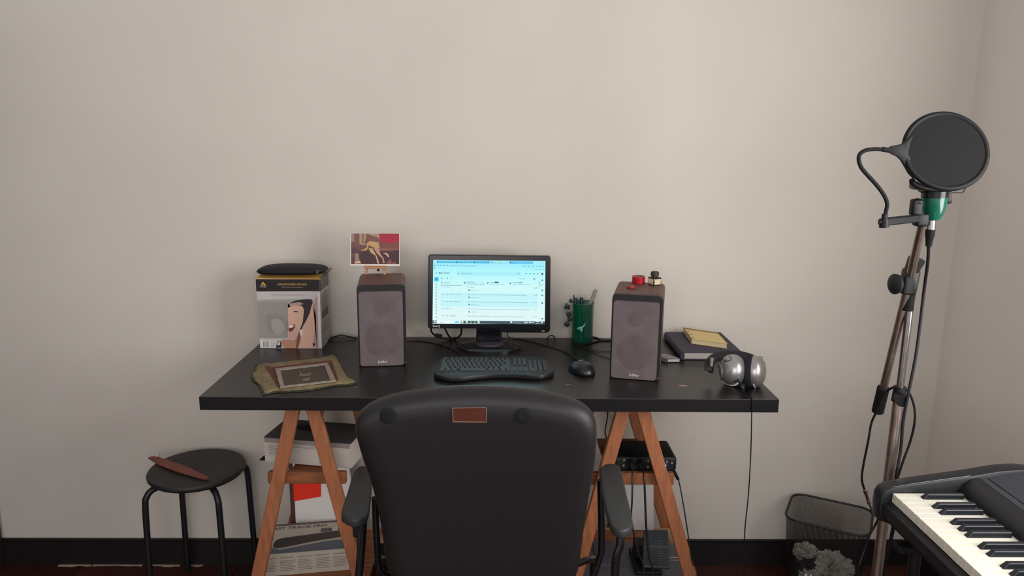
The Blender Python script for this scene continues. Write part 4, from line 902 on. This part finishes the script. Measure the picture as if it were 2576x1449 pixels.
b = B(); NV = 300; A_ = rring(1.0, zr, NV); C_ = rring(.84, .004, NV)
wv_ = .0005
def ribbon(p, q_, wdt):
    f_ = [b.verts.new(x) for x in (p-wdt, p+wdt, q_+wdt, q_-wdt)]; b.faces.new(f_)
for k in range(NV): tn = (A_[(k+1) % NV]-A_[k-1]).normalized()*wv_; ribbon(A_[k], C_[k], tn)
for j in range(1, 88):
    f_ = j/88; rg = rring(1-.16*f_, zr-(zr-.004)*f_, 44)
    for k in range(44): ribbon(rg[k], rg[(k+1) % 44], Vector((0, 0, wv_)))
ms = mk('wire_mesh', b, wire, t); ms['kind'] = 'stuff'
tis = mat('tissue', '#cbc7ba', .9, noise=.15, nscale=30); dkb = mat('dark_wrapper', '#1d2024', .5)
def crumple(name, label, c_, r_, m, seed, sq=.6):
    random.seed(seed); bb = B(); bmesh.ops.create_icosphere(bb, subdivisions=5, radius=1)
    ph = [(Vector((random.uniform(-1, 1), random.uniform(-1, 1), random.uniform(-1, 1)))*random.uniform(2, 9), random.random()*6) for _ in range(14)]
    o_ = Vector((seed*3.1, seed*1.7, seed))
    for v in bb.verts:
        p_ = v.co.copy(); d_ = .78; am = .55; fq = 1.6
        for _k in range(4): d_ += am*(.42-abs(mnoise.noise(p_*fq+o_))*1.6); am *= .55; fq *= 2.1
        v.co = Vector(c_)+Vector((p_.x*r_*d_, p_.y*r_*d_, p_.z*r_*sq*d_))
    return tag(mk(name, bb, m, base=(c_[0], c_[1], c_[2]-r_*sq)), label, 'rubbish', 'crumpled rubbish in the bin')
def inb(u, v, z_): p_ = PZ(u, v, z_); return (p_.x, p_.y, p_.z)
c_ = cen
crumple('crumpled_tissue', 'big crumpled white tissue in the middle of the mesh bin', (c_.x+.015, c_.y-.03, .10), .068, tis, 3, 1.0)
crumple('crumpled_tissue', 'crumpled white tissue at the left back of the mesh bin', (c_.x-.06, c_.y+.025, .135), .042, tis, 5, .8)
crumple('crumpled_tissue', 'lowest crumpled tissue at the left front of the mesh bin', (c_.x-.065, c_.y-.045, .07), .045, tis, 8, .9)
crumple('dark_wrapper', 'dark wrapper between the tissues on the left of the bin', (c_.x-.055, c_.y-.012, .11), .035, dkb, 11, .8)
crumple('dark_wrapper', 'dark wrapper on the right side of the mesh bin', (c_.x+.075, c_.y-.03, .09), .045, dkb, 13, .9)
random.seed(21)
# ================================================================== PIANO
px0, py0, zk2 = .905, -1.024, .8145; pit = .0235; NW = 52
t = thing('digital_piano', 'black digital piano with white keys in the right foreground', 'piano', (1.08, -1.65, .72))
yE = py0-pit*NW
pbm = mat('piano_black', '#1e1f22', .35, bump=.1, bscale=600); pdk = mat('piano_deck', '#34373d', .32, bump=.15, bscale=800)
b = B(); extrude_profile(b, [(.887, .786), (.887, .762), (.905, .738), (1.285, .735), (1.30, .76), (1.30, .79), (.90, .79)], yE-.0, py0+.002, bev=0); mk('key_bed', b, mat('piano_underside', '#17171a', .5), t)
b = B(); extrude_profile(b, [(1.058, .795), (1.058, .818), (1.066, .836), (1.083, .848), (1.100, .851), (1.100, .79)], yE, py0+.002); mk('fallboard', b, pbm, t, True, autos=40)
b = B(); extrude_profile(b, [(1.1025, .79), (1.1025, .8505), (1.118, .852), (1.118, .79)], yE, py0+.002, bev=.0005); mk('trim_strip', b, pdk, t)
b = B(); extrude_profile(b, [(1.1215, .79), (1.1215, .852), (1.17, .862), (1.215, .866), (1.26, .858), (1.288, .84), (1.30, .80), (1.30, .79)], yE, py0+.002); mk('control_deck', b, pdk, t, True, autos=35)
for yy0, yy1 in ((py0+.0025, -.982), (yE-.042, yE-.0005)):
    cp = [(.884, .742), (.880, .775), (.881, .803), (.889, .818), (.905, .8265), (.95, .835), (1.02, .846), (1.083, .8555), (1.15, .868), (1.20, .872), (1.26, .865), (1.295, .845), (1.306, .80), (1.303, .75), (1.28, .733), (.91, .733)]
    b = B(); extrude_profile(b, cp, yy0, yy1, bev=.006); mk('end_block', b, pbm, t, True, autos=40)
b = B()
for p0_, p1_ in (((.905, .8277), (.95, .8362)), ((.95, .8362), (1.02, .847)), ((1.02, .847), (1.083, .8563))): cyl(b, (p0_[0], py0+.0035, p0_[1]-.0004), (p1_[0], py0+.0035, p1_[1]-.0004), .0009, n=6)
mk('painted_edge_glint', b, mat('edge_glint_grey', '#55595f', .2), t)  # pale line added in place of the glint along the end block edge
ivory = mat('white_key_plastic', '#ddd9c8', .16, coat=.3); ebony = mat('black_key_plastic', '#1d2024', .22)
wm = bpy.data.meshes.new('white_key'); bb = B(); box(bb, (.0775, 0, -.011), (.155, pit-.0007, .022), bev=.0011, seg=2); bb.to_mesh(wm); bb.free(); wm.materials.append(ivory)
km = bpy.data.meshes.new('black_key'); bb = B()
lo = [(0, -.0068, 0), (.093, -.0068, 0), (.093, .0068, 0), (0, .0068, 0)]; hi = [(.0105, -.0048, .0115), (.093, -.0048, .0115), (.093, .0048, .0115), (.0105, .0048, .0115)]
l_ = [bb.verts.new(v) for v in lo]; h_ = [bb.verts.new(v) for v in hi]; bb.faces.new(h_)
for i in range(4): bb.faces.new([l_[i], l_[(i+1) % 4], h_[(i+1) % 4], h_[i]])
bmesh.ops.recalc_face_normals(bb, faces=bb.faces[:]); bmesh.ops.bevel(bb, geom=[e_ for e_ in bb.edges if e_.verts[0].co.z > .005 or e_.verts[1].co.z > .005], offset=.0015, segments=2, affect='EDGES', profile=.5); bb.to_mesh(km); bb.free(); km.materials.append(ebony)
for i in range(NW):
    o = bpy.data.objects.new('white_key', wm); COL.objects.link(o); o.parent = t; o.location = Vector((px0, py0-pit*(i+.5), zk2+(.0000 if i % 5 else -.0003)))-t.location
    # starts on A: A B C D E F G
    nn_ = i % 7
    if nn_ in (0, 2, 3, 5, 6) and i < NW-1:
        sh = {0: -.0015, 2: .002, 3: -.002, 5: .003, 6: 0}[nn_]
        o = bpy.data.objects.new('black_key', km); COL.objects.link(o); o.parent = t; o.location = Vector((px0+.054, py0-pit*(i+1)+sh, zk2+.0002))-t.location
b = B(); box(b, (.9015, (py0+yE)/2, .789), (.003, py0-yE, .006)); mk('felt_strip', b, mat('felt_dark', '#2a2422', .9), t)
# stand
t = thing('piano_stand', 'black metal stand holding up the digital piano', 'stand', (1.08, -1.65, 0))
for yy in (-1.10, -2.1):
    b = B(); tube(b, [(.93, yy, .7185), (.93, yy, .03)], .0125, 12, 0); tube(b, [(1.24, yy, .7185), (1.24, yy, .03)], .0125, 12, 0); mk('upright', b, blk, t, True)
    b = B(); box(b, (1.085, yy, .7215), (.40, .03, .016), bev=.002); mk('cradle_bar', b, blk, t)
    b = B(); box(b, (1.085, yy, .0175), (.44, .035, .03), bev=.003); mk('foot_bar', b, blk, t)
b = B(); tube(b, [(1.24, -1.10, .36), (1.24, -2.1, .36)], .011, 12, 0); mk('stretcher', b, blk, t, True)
# ================================================================== MIC STAND
SX, SY = .962, -.885
t = thing('mic_stand', 'chrome boom microphone stand leaning up beside the right wall', 'microphone stand', (SX-.01, SY, 0))
zA = PY(2262, 992, SY).z; zB = PY(2275, 790, SY).z
pA = PY(2262, 992, SY); pB = PY(2289, 770, SY); pF = PY(2205, 1449, SY); dirp = (pA-pF); pL = pF+(pF-pA)*(.33)
bot = pA-(pA-pF)*((pA.z-.10)/(pA.z-pF.z))
b = B(); cyl(b, bot, pA, .0125, n=20); mk('lower_tube', b, steel, t, True)
b = B(); cyl(b, pA, pB, .0088, n=20); mk('upper_tube', b, chrome, t, True)
b = B(); d_ = (pB-pA).normalized(); cyl(b, pA-d_*.017, pA+d_*.020, .0165, .014, n=20); cyl(b, pA+Vector((-.004, -.01, -.004)), pA+Vector((-.010, -.034, -.006)), .014, n=16); mk('height_clutch', b, blk, t, True)
b = B(); q = PY(2284, 760, SY); cyl(b, q-Vector((.0, 0, .02)), q+Vector((.001, 0, .026)), .0135, n=18); mk('grip_sleeve', b, blk_m, t, True)
bt = PY(2287, 708, SY-.014)
b = B(); box(b, bt+Vector((.0, 0, .0)), (.034, .03, .062), rot(0, 0, .08), bev=.007, seg=3); cyl(b, bt+Vector((0, -.005, .028)), bt+Vector((.005, -.012, .055)), .016, .019, n=18); mk('boom_clamp', b, mat('clamp_grey', '#1a1d1e', .5), t, True)
b = B(); q = bt+Vector((-.018, 0, -.006)); tube(b, [q, q+Vector((-.014, -.002, 0))], .007, 10, 0)
lathe(b, q+Vector((-.008, 0, 0)), (-1, -.3, 0), [(0, .012), (.003, .021), (.010, .022), (.016, .013)], 16, up=(0, 0, 1), sy=1.1); mk('wing_knob', b, mat('clamp_grey', '', 1), t, True)
mt = PY(2322, 556, SY-.10); lb = PY(2220, 985, SY+.07)
b = B(); cyl(b, lb, bt, .0095, n=18); cyl(b, bt, mt, .0095, n=18); mk('boom_tube', b, steel, t, True)
b = B(); d_ = (bt-lb).normalized(); cyl(b, lb+d_*.012, lb-d_*.062, .0145, .0145, n=18); mk('counterweight', b, blk_m, t, True)
for k in range(3):
    an = math.radians(100+k*120); b = B(); f_ = bot+Vector((math.cos(an)*.27, math.sin(an)*.17, -bot.z+.012)); h_ = bot+Vector((0, 0, .10))
    tube(b, [h_, f_], .009, 10, 0); lg = mk('leg', b, blk, t, True)
    b = B(); cyl(b, f_-Vector((0, 0, .012)), f_+Vector((0, 0, .012)), .012, n=12); mk('rubber_foot', b, blk_m, lg, True)
b = B(); cyl(b, bot-Vector((0, 0, .03)), bot+Vector((0, 0, .13)), .02, n=18); mk('leg_hub', b, blk, t, True)
# microphone in green body
ymc = SY-.125
def KM(x, y_, dy=0): return PY(2280+x/7.247, 440+y_/7.247, ymc+dy)
t = thing('microphone', 'green bodied studio microphone in a black cradle behind the pop filter', 'microphone', tuple(KM(470, 820)))
c1 = KM(520, 350); c0_ = KM(485, 815); axm = (c1-c0_).normalized(); Lm = (c1-c0_).length; s = .00073*1.42
px = lambda n_: n_/7.247*((ymc-CAM[1])/F_PX)
b = B(); lathe(b, c0_, axm, [(0, px(118)), (Lm*.04, px(125)), (Lm*.18, px(160)), (Lm*.45, px(205)), (Lm*.8, px(218)), (Lm*.88, px(220))], 40); mk('body', b, mat('mic_green', '#0a5642', .22, coat=.5), t, True)
b = B(); lathe(b, c0_, axm, [(Lm*.88, px(228)), (Lm*1.12, px(232)), (Lm*1.14, px(200)), (Lm*1.2, px(200))], 40); mk('collar', b, blk_g, t, True)
b = B(); lathe(b, c0_, axm, [(Lm*1.2, px(200)), (Lm*1.9, px(205)), (Lm*2.1, px(170)), (Lm*2.18, px(60)), (Lm*2.19, .0001)], 36); mk('capsule_grille', b, mat('mic_mesh', '#3a3a3c', .4, metal=.6, bump=.6, bscale=1200), t, True)
b = B(); lathe(b, c0_, axm, [(Lm*1.2, px(380)), (Lm*1.25, px(430)), (Lm*1.42, px(430)), (Lm*1.45, px(400)), (Lm*1.32, px(380))], 40); mk('cradle_ring', b, mat('cradle_black', '#2a2a2d', .4), t, True)
b = B(); tube(b, [KM(80, 185, -.01), KM(130, 190, -.01), KM(200, 260, -.01), KM(280, 320, -.01), KM(500, 345, -.02), KM(760, 340, -.01), KM(900, 320), KM(1010, 325), KM(1060, 280), KM(1080, 220), KM(1060, 180), KM(1000, 190)], .0011, 6, 5)
tube(b, [KM(250, 200, -.01), KM(250, 280, -.01), KM(300, 310, -.01)], .001, 6, 4); tube(b, [KM(275, 400), KM(262, 490), KM(240, 440), KM(190, 430), KM(180, 470)], .001, 6, 4); mk('elastic_cord', b, blk, t, True)
b = B(); box(b, KM(735, 390), (.012, .02, .022), bev=.002); cyl(b, KM(735, 490, -.003), KM(775, 490, -.004), px(40), n=12); tube(b, [KM(790+28*math.cos(k), 490+28*math.sin(k), -.004) for k in (0, 1.05, 2.1, 3.15, 4.2, 5.25)], .0012, 6, 4, closed=True); mk('cradle_bracket', b, blk, t, True)
b = B(); cyl(b, KM(455, 825), KM(442, 990), px(82), n=24); mk('plug_sleeve', b, chrome, t, True)
# xlr cable
t = thing('microphone_cable', 'black cable hanging from the green microphone down behind the piano', 'cable', tuple(KM(400, 1400)))
b = B(); lathe(b, KM(440, 990), KM(405, 1310)-KM(440, 990), [(0, px(84)), (px(130), px(80)), (px(150), px(70)), (px(320), px(52))], 20); mk('plug_boot', b, blk_m, t, True)
b = B(); tube(b, [KM(405, 1300), PY(2334, 660, ymc+.03), PY(2326, 720, SY-.05), PY(2314, 820, SY-.04), PY(2303, 900, SY-.04), PY(2285, 990, SY-.04), PY(2272, 1060, SY-.035), PY(2266, 1130, SY-.03), PY(2252, 1220, SY-.03), PY(2246, 1340, SY+.02), (1.0, -.8, .3), (1.02, -.7, .05), (1.15, -.62, .006)], .0036, 10, 8); mk('lead', b, mat('lead_black', '#1d1b1e', .45), t, True)
cable('loop_cable', [PY(2222, 990, SY+.05), PY(2240, 978, SY+.02), PY(2262, 970, SY+.01), PY(2285, 985, SY+.01), PY(2299, 1020, SY+.01), PY(2301, 1060, SY+.01), PY(2290, 1110, SY+.02), PY(2272, 1160, SY+.02), PY(2253, 1225, SY+.02), PY(2250, 1300, SY+.04), Vector((1.02, -.78, .12)), Vector((1.06, -.70, .006))], .0029, 'dark cable looping round the clutch of the mic stand')
t = thing('jack_cable', 'black cable ending in a bare silver jack plug above the bin', 'cable', tuple(PY(2195, 1293, -.78)))
b = B(); tube(b, [PY(2222, 990, SY+.05), PY(2214, 1010, SY+.06), PY(2205, 1035, SY+.07), PY(2192, 1065, SY+.08), PY(2184, 1110, SY+.08), PY(2172, 1170, SY+.09), PY(2168, 1205, SY+.09), PY(2175, 1233, SY+.09)], .0029, 10, 8); mk('lead', b, blk, t, True)
p_, q_ = PY(2175, 1231, SY+.09), PY(2196, 1293, SY+.09); d_ = (q_-p_); L_ = d_.length
b = B(); lathe(b, p_, d_, [(0, .0035), (.001, .0052), (L_*.18, .0052), (L_*.2, .004), (L_*.45, .0045), (L_*.5, .0052), (L_*.58, .0052), (L_*.6, .003), (L_*.92, .0029), (L_*.94, .002), (L_*.97, .0028), (L_, .0005)], 16); mk('jack_plug', b, chrome, t, True)
cable('floor_cable', [PY(2216, 1290, SY-.01), PY(2205, 1315, SY+.01), PY(2188, 1345, SY+.01), PY(2176, 1380, SY+.01), PY(2162, 1420, SY+.0), PY(2156, 1449, SY), Vector((.88, -.88, .2)), Vector((.86, -.86, .006))], .003, 'black cable sagging from the piano corner in front of the bin')
# ================================================================== POP FILTER
yp = SY-.185
KP = (4.139, 2140, 270)
def kp(x, y_, dy=0): return PY(KP[1]+x/KP[0], KP[2]+y_/KP[0], yp+dy)
t = thing('pop_filter', 'round black pop filter on a gooseneck in front of the microphone', 'pop filter', tuple(kp(345, 1200)))
cc_ = kp(985, 455); Rp = (kp(1410, 455)-kp(560, 470)).length/2
view = (Vector(CAM)-cc_).normalized()
nrm = (view+Vector((.42, .1, .30))).normalized()
upv = (AU[0], AU[1], AU[2])
b = B(); rr_ = []
x_, y_2 = frame_of(nrm)
tube(b, [cc_+x_*(Rp*.955*math.cos(2*PI*k/72))+y_2*(Rp*.955*math.sin(2*PI*k/72)) for k in range(72)], .0058, 12, 0, closed=True, flat=1.0)
hoop = mk('hoop', b, mat('hoop_black', '#0c0c0d', .55, spec=.3), t, True)
def net(name, off, rr, alpha):
    m = mat(name, '#171616', .7, spec=.25, alpha=alpha, bump=.4, bscale=1500); b = B()
    lathe(b, cc_+nrm*off, nrm, [(0, rr), (.0006, rr*.7), (.0012, rr*.3), (.0014, .0001)], 64); return mk('nylon_net', b, m, t, True)
net('net_front', .0035, Rp*.93, .92); net('net_back', -.006, Rp*.93, .9)
b = B(); tube(b, [kp(640, 760, .004), kp(655, 790, .008), kp(760, 835, .012), kp(880, 850, .014), kp(1000, 840, .014), kp(1120, 800, .012), kp(1135, 770, .008)], .006, 10, 6); mk('lower_lip', b, mat('hoop_black', '', 1), t, True)
# fin that joins hoop and gooseneck
b = B(); pts = [(650, 270), (600, 320), (560, 365), (510, 388), (430, 402), (385, 425), (385, 465), (430, 490), (480, 512), (520, 550), (555, 610), (600, 690), (650, 740), (640, 600), (590, 480), (610, 380)]
P = [kp(x, y_) for x, y_ in pts]; dn = Vector((0, .008, 0)); prism(b, [p_-dn*.5 for p_ in P], dn, .0015); mk('neck_fin', b, mat('hoop_black', '', 1), t, True)
b = B(); cyl(b, kp(400, 447), kp(330, 437), .0052, n=14); mk('ferrule', b, blk_m, t, True)
b = B(); tube(b, [kp(340, 438), kp(240, 435), kp(150, 450), (kp(95, 490)), kp(85, 550), kp(110, 625), kp(170, 700), kp(240, 775), kp(310, 860), kp(360, 940), kp(380, 1010), kp(370, 1070), kp(358, 1130)], .0041, 10, 8); mk('gooseneck', b, blk_m, t, True)
b = B(); cyl(b, kp(357, 1110), kp(352, 1165), .0062, n=14); cyl(b, kp(348, 1160), kp(348, 1250), .0098, n=20); cyl(b, kp(325, 1195), kp(297, 1192), .006, n=12); mk('joint', b, blk, t, True)
b = B(); bar(b, kp(370, 1190), kp(700, 1155, .04), .016, .012, wdir=(0, 0, 1), bev=.002); mk('clamp_arm', b, mat('hoop_black', '', 1), t)
b = B(); box(b, kp(680, 1040, .05), (.022, .02, .035), bev=.005, seg=3); cyl(b, kp(690, 1000, .05), kp(700, 970, .05), .012, .008, n=16); box(b, kp(728, 1170, .055), (.028, .024, .028), bev=.006, seg=3); bar(b, kp(690, 1060, .05), kp(735, 1150, .055), .016, .016, bev=.003); mk('clamp_block', b, blk, t, True)
# ================================================================== CHAIR
yC = -1.17
t = thing('office_chair', 'black armchair seen from behind in front of the desk', 'chair', (-.05, -1.0, 0))
so = [(1195, 990), (1270, 992), (1340, 998), (1405, 1009), (1455, 1024), (1487, 1044), (1503, 1072), (1508, 1105), (1507, 1150), (1503, 1200), (1496, 1250), (1488, 1310), (1480, 1370), (1474, 1430), (1465, 1500), (1440, 1545), (1380, 1560), (1200, 1562), (1040, 1560), (985, 1545), (960, 1500), (951, 1440), (944, 1380), (936, 1320), (922, 1250), (905, 1190), (893, 1140), (886, 1105), (886, 1075), (897, 1052), (925, 1030), (970, 1012), (1030, 1001), (1110, 993)]
S0 = [PY(u, v, yC) for u, v in so]; S0 = spline(S0, 3, True)
cC = Vector((sum(p_.x for p_ in S0)/len(S0), yC, sum(p_.z for p_ in S0)/len(S0)))
lean = .16
def shell(p_, inset, dep):
    v = p_-cC; L_ = Vector((v.x, 0, v.z)).length; f_ = (L_-inset)/L_
    x, z = cC.x+v.x*f_, cC.z+v.z*f_; return Vector((x, yC+dep+(1.09-z)*lean+.018*(1-(v.x*f_/.26)**2), z))
lay = [(.035, .055), (.012, .052), (.002, .042), (0, .030), (.002, .016), (.008, .004), (.018, -.006), (.032, -.012), (.06, -.014), (.12, -.014)]
tt = B(); rings = [[tt.verts.new(shell(p_, i_, d_)) for p_ in S0] for i_, d_ in lay]; N = len(S0)
for a_, b_ in zip(rings, rings[1:]):
    for k in range(N): tt.faces.new([a_[k], a_[(k+1) % N], b_[(k+1) % N], b_[k]])
for rg_, d_ in ((rings[-1], -.014), (rings[0], .055)):
    cv = tt.verts.new(shell(cC+Vector((.0001, 0, .0001)), 0, d_))
    prev = rg_
    for s_f in (.66, .33):
        nr = [tt.verts.new(shell(cC+(Vector((v.co.x, yC, v.co.z))-cC)*s_f, 0, d_)) for v in rg_]
        for k in range(N): tt.faces.new([prev[k], prev[(k+1) % N], nr[(k+1) % N], nr[k]])
        prev = nr
    for k in range(N): tt.faces.new([prev[k], prev[(k+1) % N], cv])
bmesh.ops.recalc_face_normals(tt, faces=tt.faces[:]); bk = mk('backrest_shell', tt, chairm, t, True, autos=60)
def onback(u, v, lift=.001):
    p_ = PY(u, v, yC); p_ = shell(p_, 0, -.014-lift); return p_
b = B(); P = [onback(u, v) for u, v in ((1138, 1029), (1223, 1028), (1223, 1067), (1139, 1066))]; prism(b, P, (0, .0008, 0)); mk('rating_sticker', b, mat('sticker_rust', '#4f271c', .35, noise=.2, nscale=30), bk)
b = B()
for k in range(4): tube(b, [P[k]+Vector((0, -.0003, 0)), P[(k+1) % 4]+Vector((0, -.0003, 0))], .0006, 5, 0)
mk('sticker_edge', b, mat('sticker_edge', '#a08070', .5), bk)
for (u, v) in ((975, 1046), (1318, 1049)): b = B(); p_ = onback(u, v); lathe(b, p_, (0, -1, 0), [(-.002, .0165), (.002, .0165), (.0035, .014), (.0025, .006), (.0025, .0001)], 28); mk('bolt_cap', b, blk_m, bk, True)
b = B(); box(b, (-.045, -.86, .545), (.44, .44, .07), bev=.03, seg=4); mk('seat_cushion', b, mat('seat_fabric', '#1a1819', .9), t, True)
b = B(); box(b, (-.045, -1.03, .60), (.30, .03, .16), rot(0, -.1), bev=.008); mk('back_bracket', b, blk, t)
zp = .775
padR = [(1508, 1186), (1514, 1171), (1530, 1165), (1550, 1167), (1562, 1178), (1578, 1245), (1591, 1300), (1590, 1322), (1572, 1333), (1552, 1331), (1536, 1316), (1520, 1260)]
padL = [(858, 1284), (866, 1298), (890, 1306), (915, 1300), (927, 1285), (932, 1250), (935, 1210), (930, 1180), (915, 1170), (897, 1176), (886, 1195), (872, 1240)]
padm = mat('arm_pad_rubber', '#2d2e2e', .5, noise=.1, nscale=80)
for pad in (padR, padL):
    P = spline([PZ(u, v, zp) for u, v in pad], 3, True); b = B(); prism(b, [(p_.x, p_.y, zp) for p_ in P], (0, 0, -.022), .006, seg=3); mk('armrest_pad', b, padm, t, True, autos=40)
tubm = mat('gloss_tube', '#101114', .16, spec=.7)
def ctube(pts, r_, nm='frame_tube'): b = B(); tube(b, pts, r_, 14, 6); return mk(nm, b, tubm, t, True)
q = PY(1550, 1449, -1.09); x1_ = PZ(1556, 1310, zp-.02)
ctube([(x1_.x, -1.07, zp-.024), (x1_.x+.0, -1.078, zp-.06), (q.x-.002, -1.085, q.z), (q.x+.0, -1.11, .3), (q.x+.005, -1.13, .012)], .0095)
q = PY(903, 1449, -1.05); x2_ = PZ(918, 1290, zp-.02)
ctube([(x2_.x, -1.04, zp-.024), (x2_.x-.002, -1.043, zp-.06), (q.x, -1.05, q.z), (q.x-.03, -1.07, .3), (q.x-.045, -1.08, .012)], .0095)
q = PY(1511, 1190, -.87); q2 = PY(1512, 1395, -.87); q3 = PY(1490, 1452, -.87)
ctube([(q.x, -.87, zp-.006), (q2.x, -.87, q2.z+.04), (q2.x-.004, -.87, q2.z-.01), (q3.x-.012, -.865, q3.z-.02), (.14, -.86, q3.z-.03)], .0088)
q = PY(935, 1190, -.93); q3 = PY(955, 1452, -.93)
ctube([(-.30, -.93, zp-.024), (-.298, -.93, q2.z+.04), (-.29, -.93, q2.z-.01), (-.26, -.90, q3.z-.02), (-.20, -.88, q3.z-.03)], .0085)
for sx2, xx in ((-1, -.34), (1, .27)): ctube([(xx*.62, -.84, .50), (xx*.93, -.74, .47), (xx, -.66, .38), (xx, -.62, .012)], .0095, 'front_leg')
b = B(); tube(b, [(-.20, -.89, .500), (-.045, -.89, .497), (.12, -.89, .500)], .0095, 12, 4); mk('seat_rail', b, tubm, t, True)
b = B(); p_ = PZ(900, 1306, zp-.03); box(b, (-.322, -1.035, zp-.04), (.02, .03, .045), bev=.005); mk('arm_bracket', b, blk, t)
# ================================================================== INTERFACE CABLES
def plug(u, v, v2, yy): b = B(); lathe(b, PY(u, v, yy), PY(u+4, v2, yy-.02)-PY(u, v, yy), [(0, .0085), (.012, .0085), (.03, .0035)], 14); return b
t = thing('interface_cable', 'black cable with big plug from the second interface jack', 'cable', tuple(PY(1618, 1205, -.52)))
b = B(); lathe(b, PY(1610, 1166, yF-.004), PY(1617, 1181, -.532)-PY(1610, 1166, yF-.004), [(0, .0098), (.014, .0095), (.02, .007), (.036, .0034)], 16); mk('plug', b, blk_m, t, True)
b = B(); tube(b, [PY(1616, 1179, -.525), PY(1618, 1182, -.545), PY(1619, 1190, -.572), PY(1621, 1212, -.588), PY(1623, 1260, -.595), PY(1626, 1330, -.595), PY(1633, 1400, -.595), PY(1641, 1449, -.595), (.44, -.6, .1), (.5, -.52, .006)], .0032, 10, 8); mk('lead', b, mat('lead_black', '', 1), t, True)
t = thing('interface_cable', 'black cable from the first interface jack passing beside the armrest', 'cable', tuple(PY(1590, 1200, -.52)))
b = B(); cyl(b, PY(1586, 1164, yF-.004), PY(1590, 1182, -.528), .0085, .006, n=14); mk('plug', b, blk_m, t, True)
b = B(); tube(b, [PY(1590, 1180, -.527), PY(1590, 1181, -.55), PY(1591, 1190, -.575), PY(1591, 1212, -.59), PY(1590, 1260, -.60), PY(1588, 1300, -.60), PY(1595, 1345, -.60), PY(1606, 1390, -.60), PY(1620, 1449, -.60), (.42, -.62, .1), (.44, -.60, .006)], .0026, 10, 8); mk('lead', b, mat('lead_black', '', 1), t, True)
t = thing('interface_cable', 'black cable from the right end of the interface dropping past the trestle', 'cable', tuple(PY(1708, 1205, -.5)))
b = B(); cyl(b, PY(1691, 1178, -.505), PY(1706, 1206, -.54), .006, .0045, n=14); mk('plug', b, blk_m, t, True)
b = B(); tube(b, [PY(1706, 1204, -.538), PY(1712, 1230, -.59), PY(1724, 1300, -.60), PY(1733, 1360, -.60), PY(1741, 1415, -.60), PY(1754, 1449, -.60), (.60, -.59, .1), (.63, -.55, .006)], .0019, 8, 8); mk('lead', b, mat('lead_black', '', 1), t, True)
cable('thin_cable', [PY(1529, 1020, -.1), PY(1528, 1050, -.1), PY(1523, 1095, -.1), Vector((.415, -.1, .5)), Vector((.40, -.095, .25)), Vector((.40, -.07, .003))], .0022, 'thin black cable hanging behind the right trestle top')
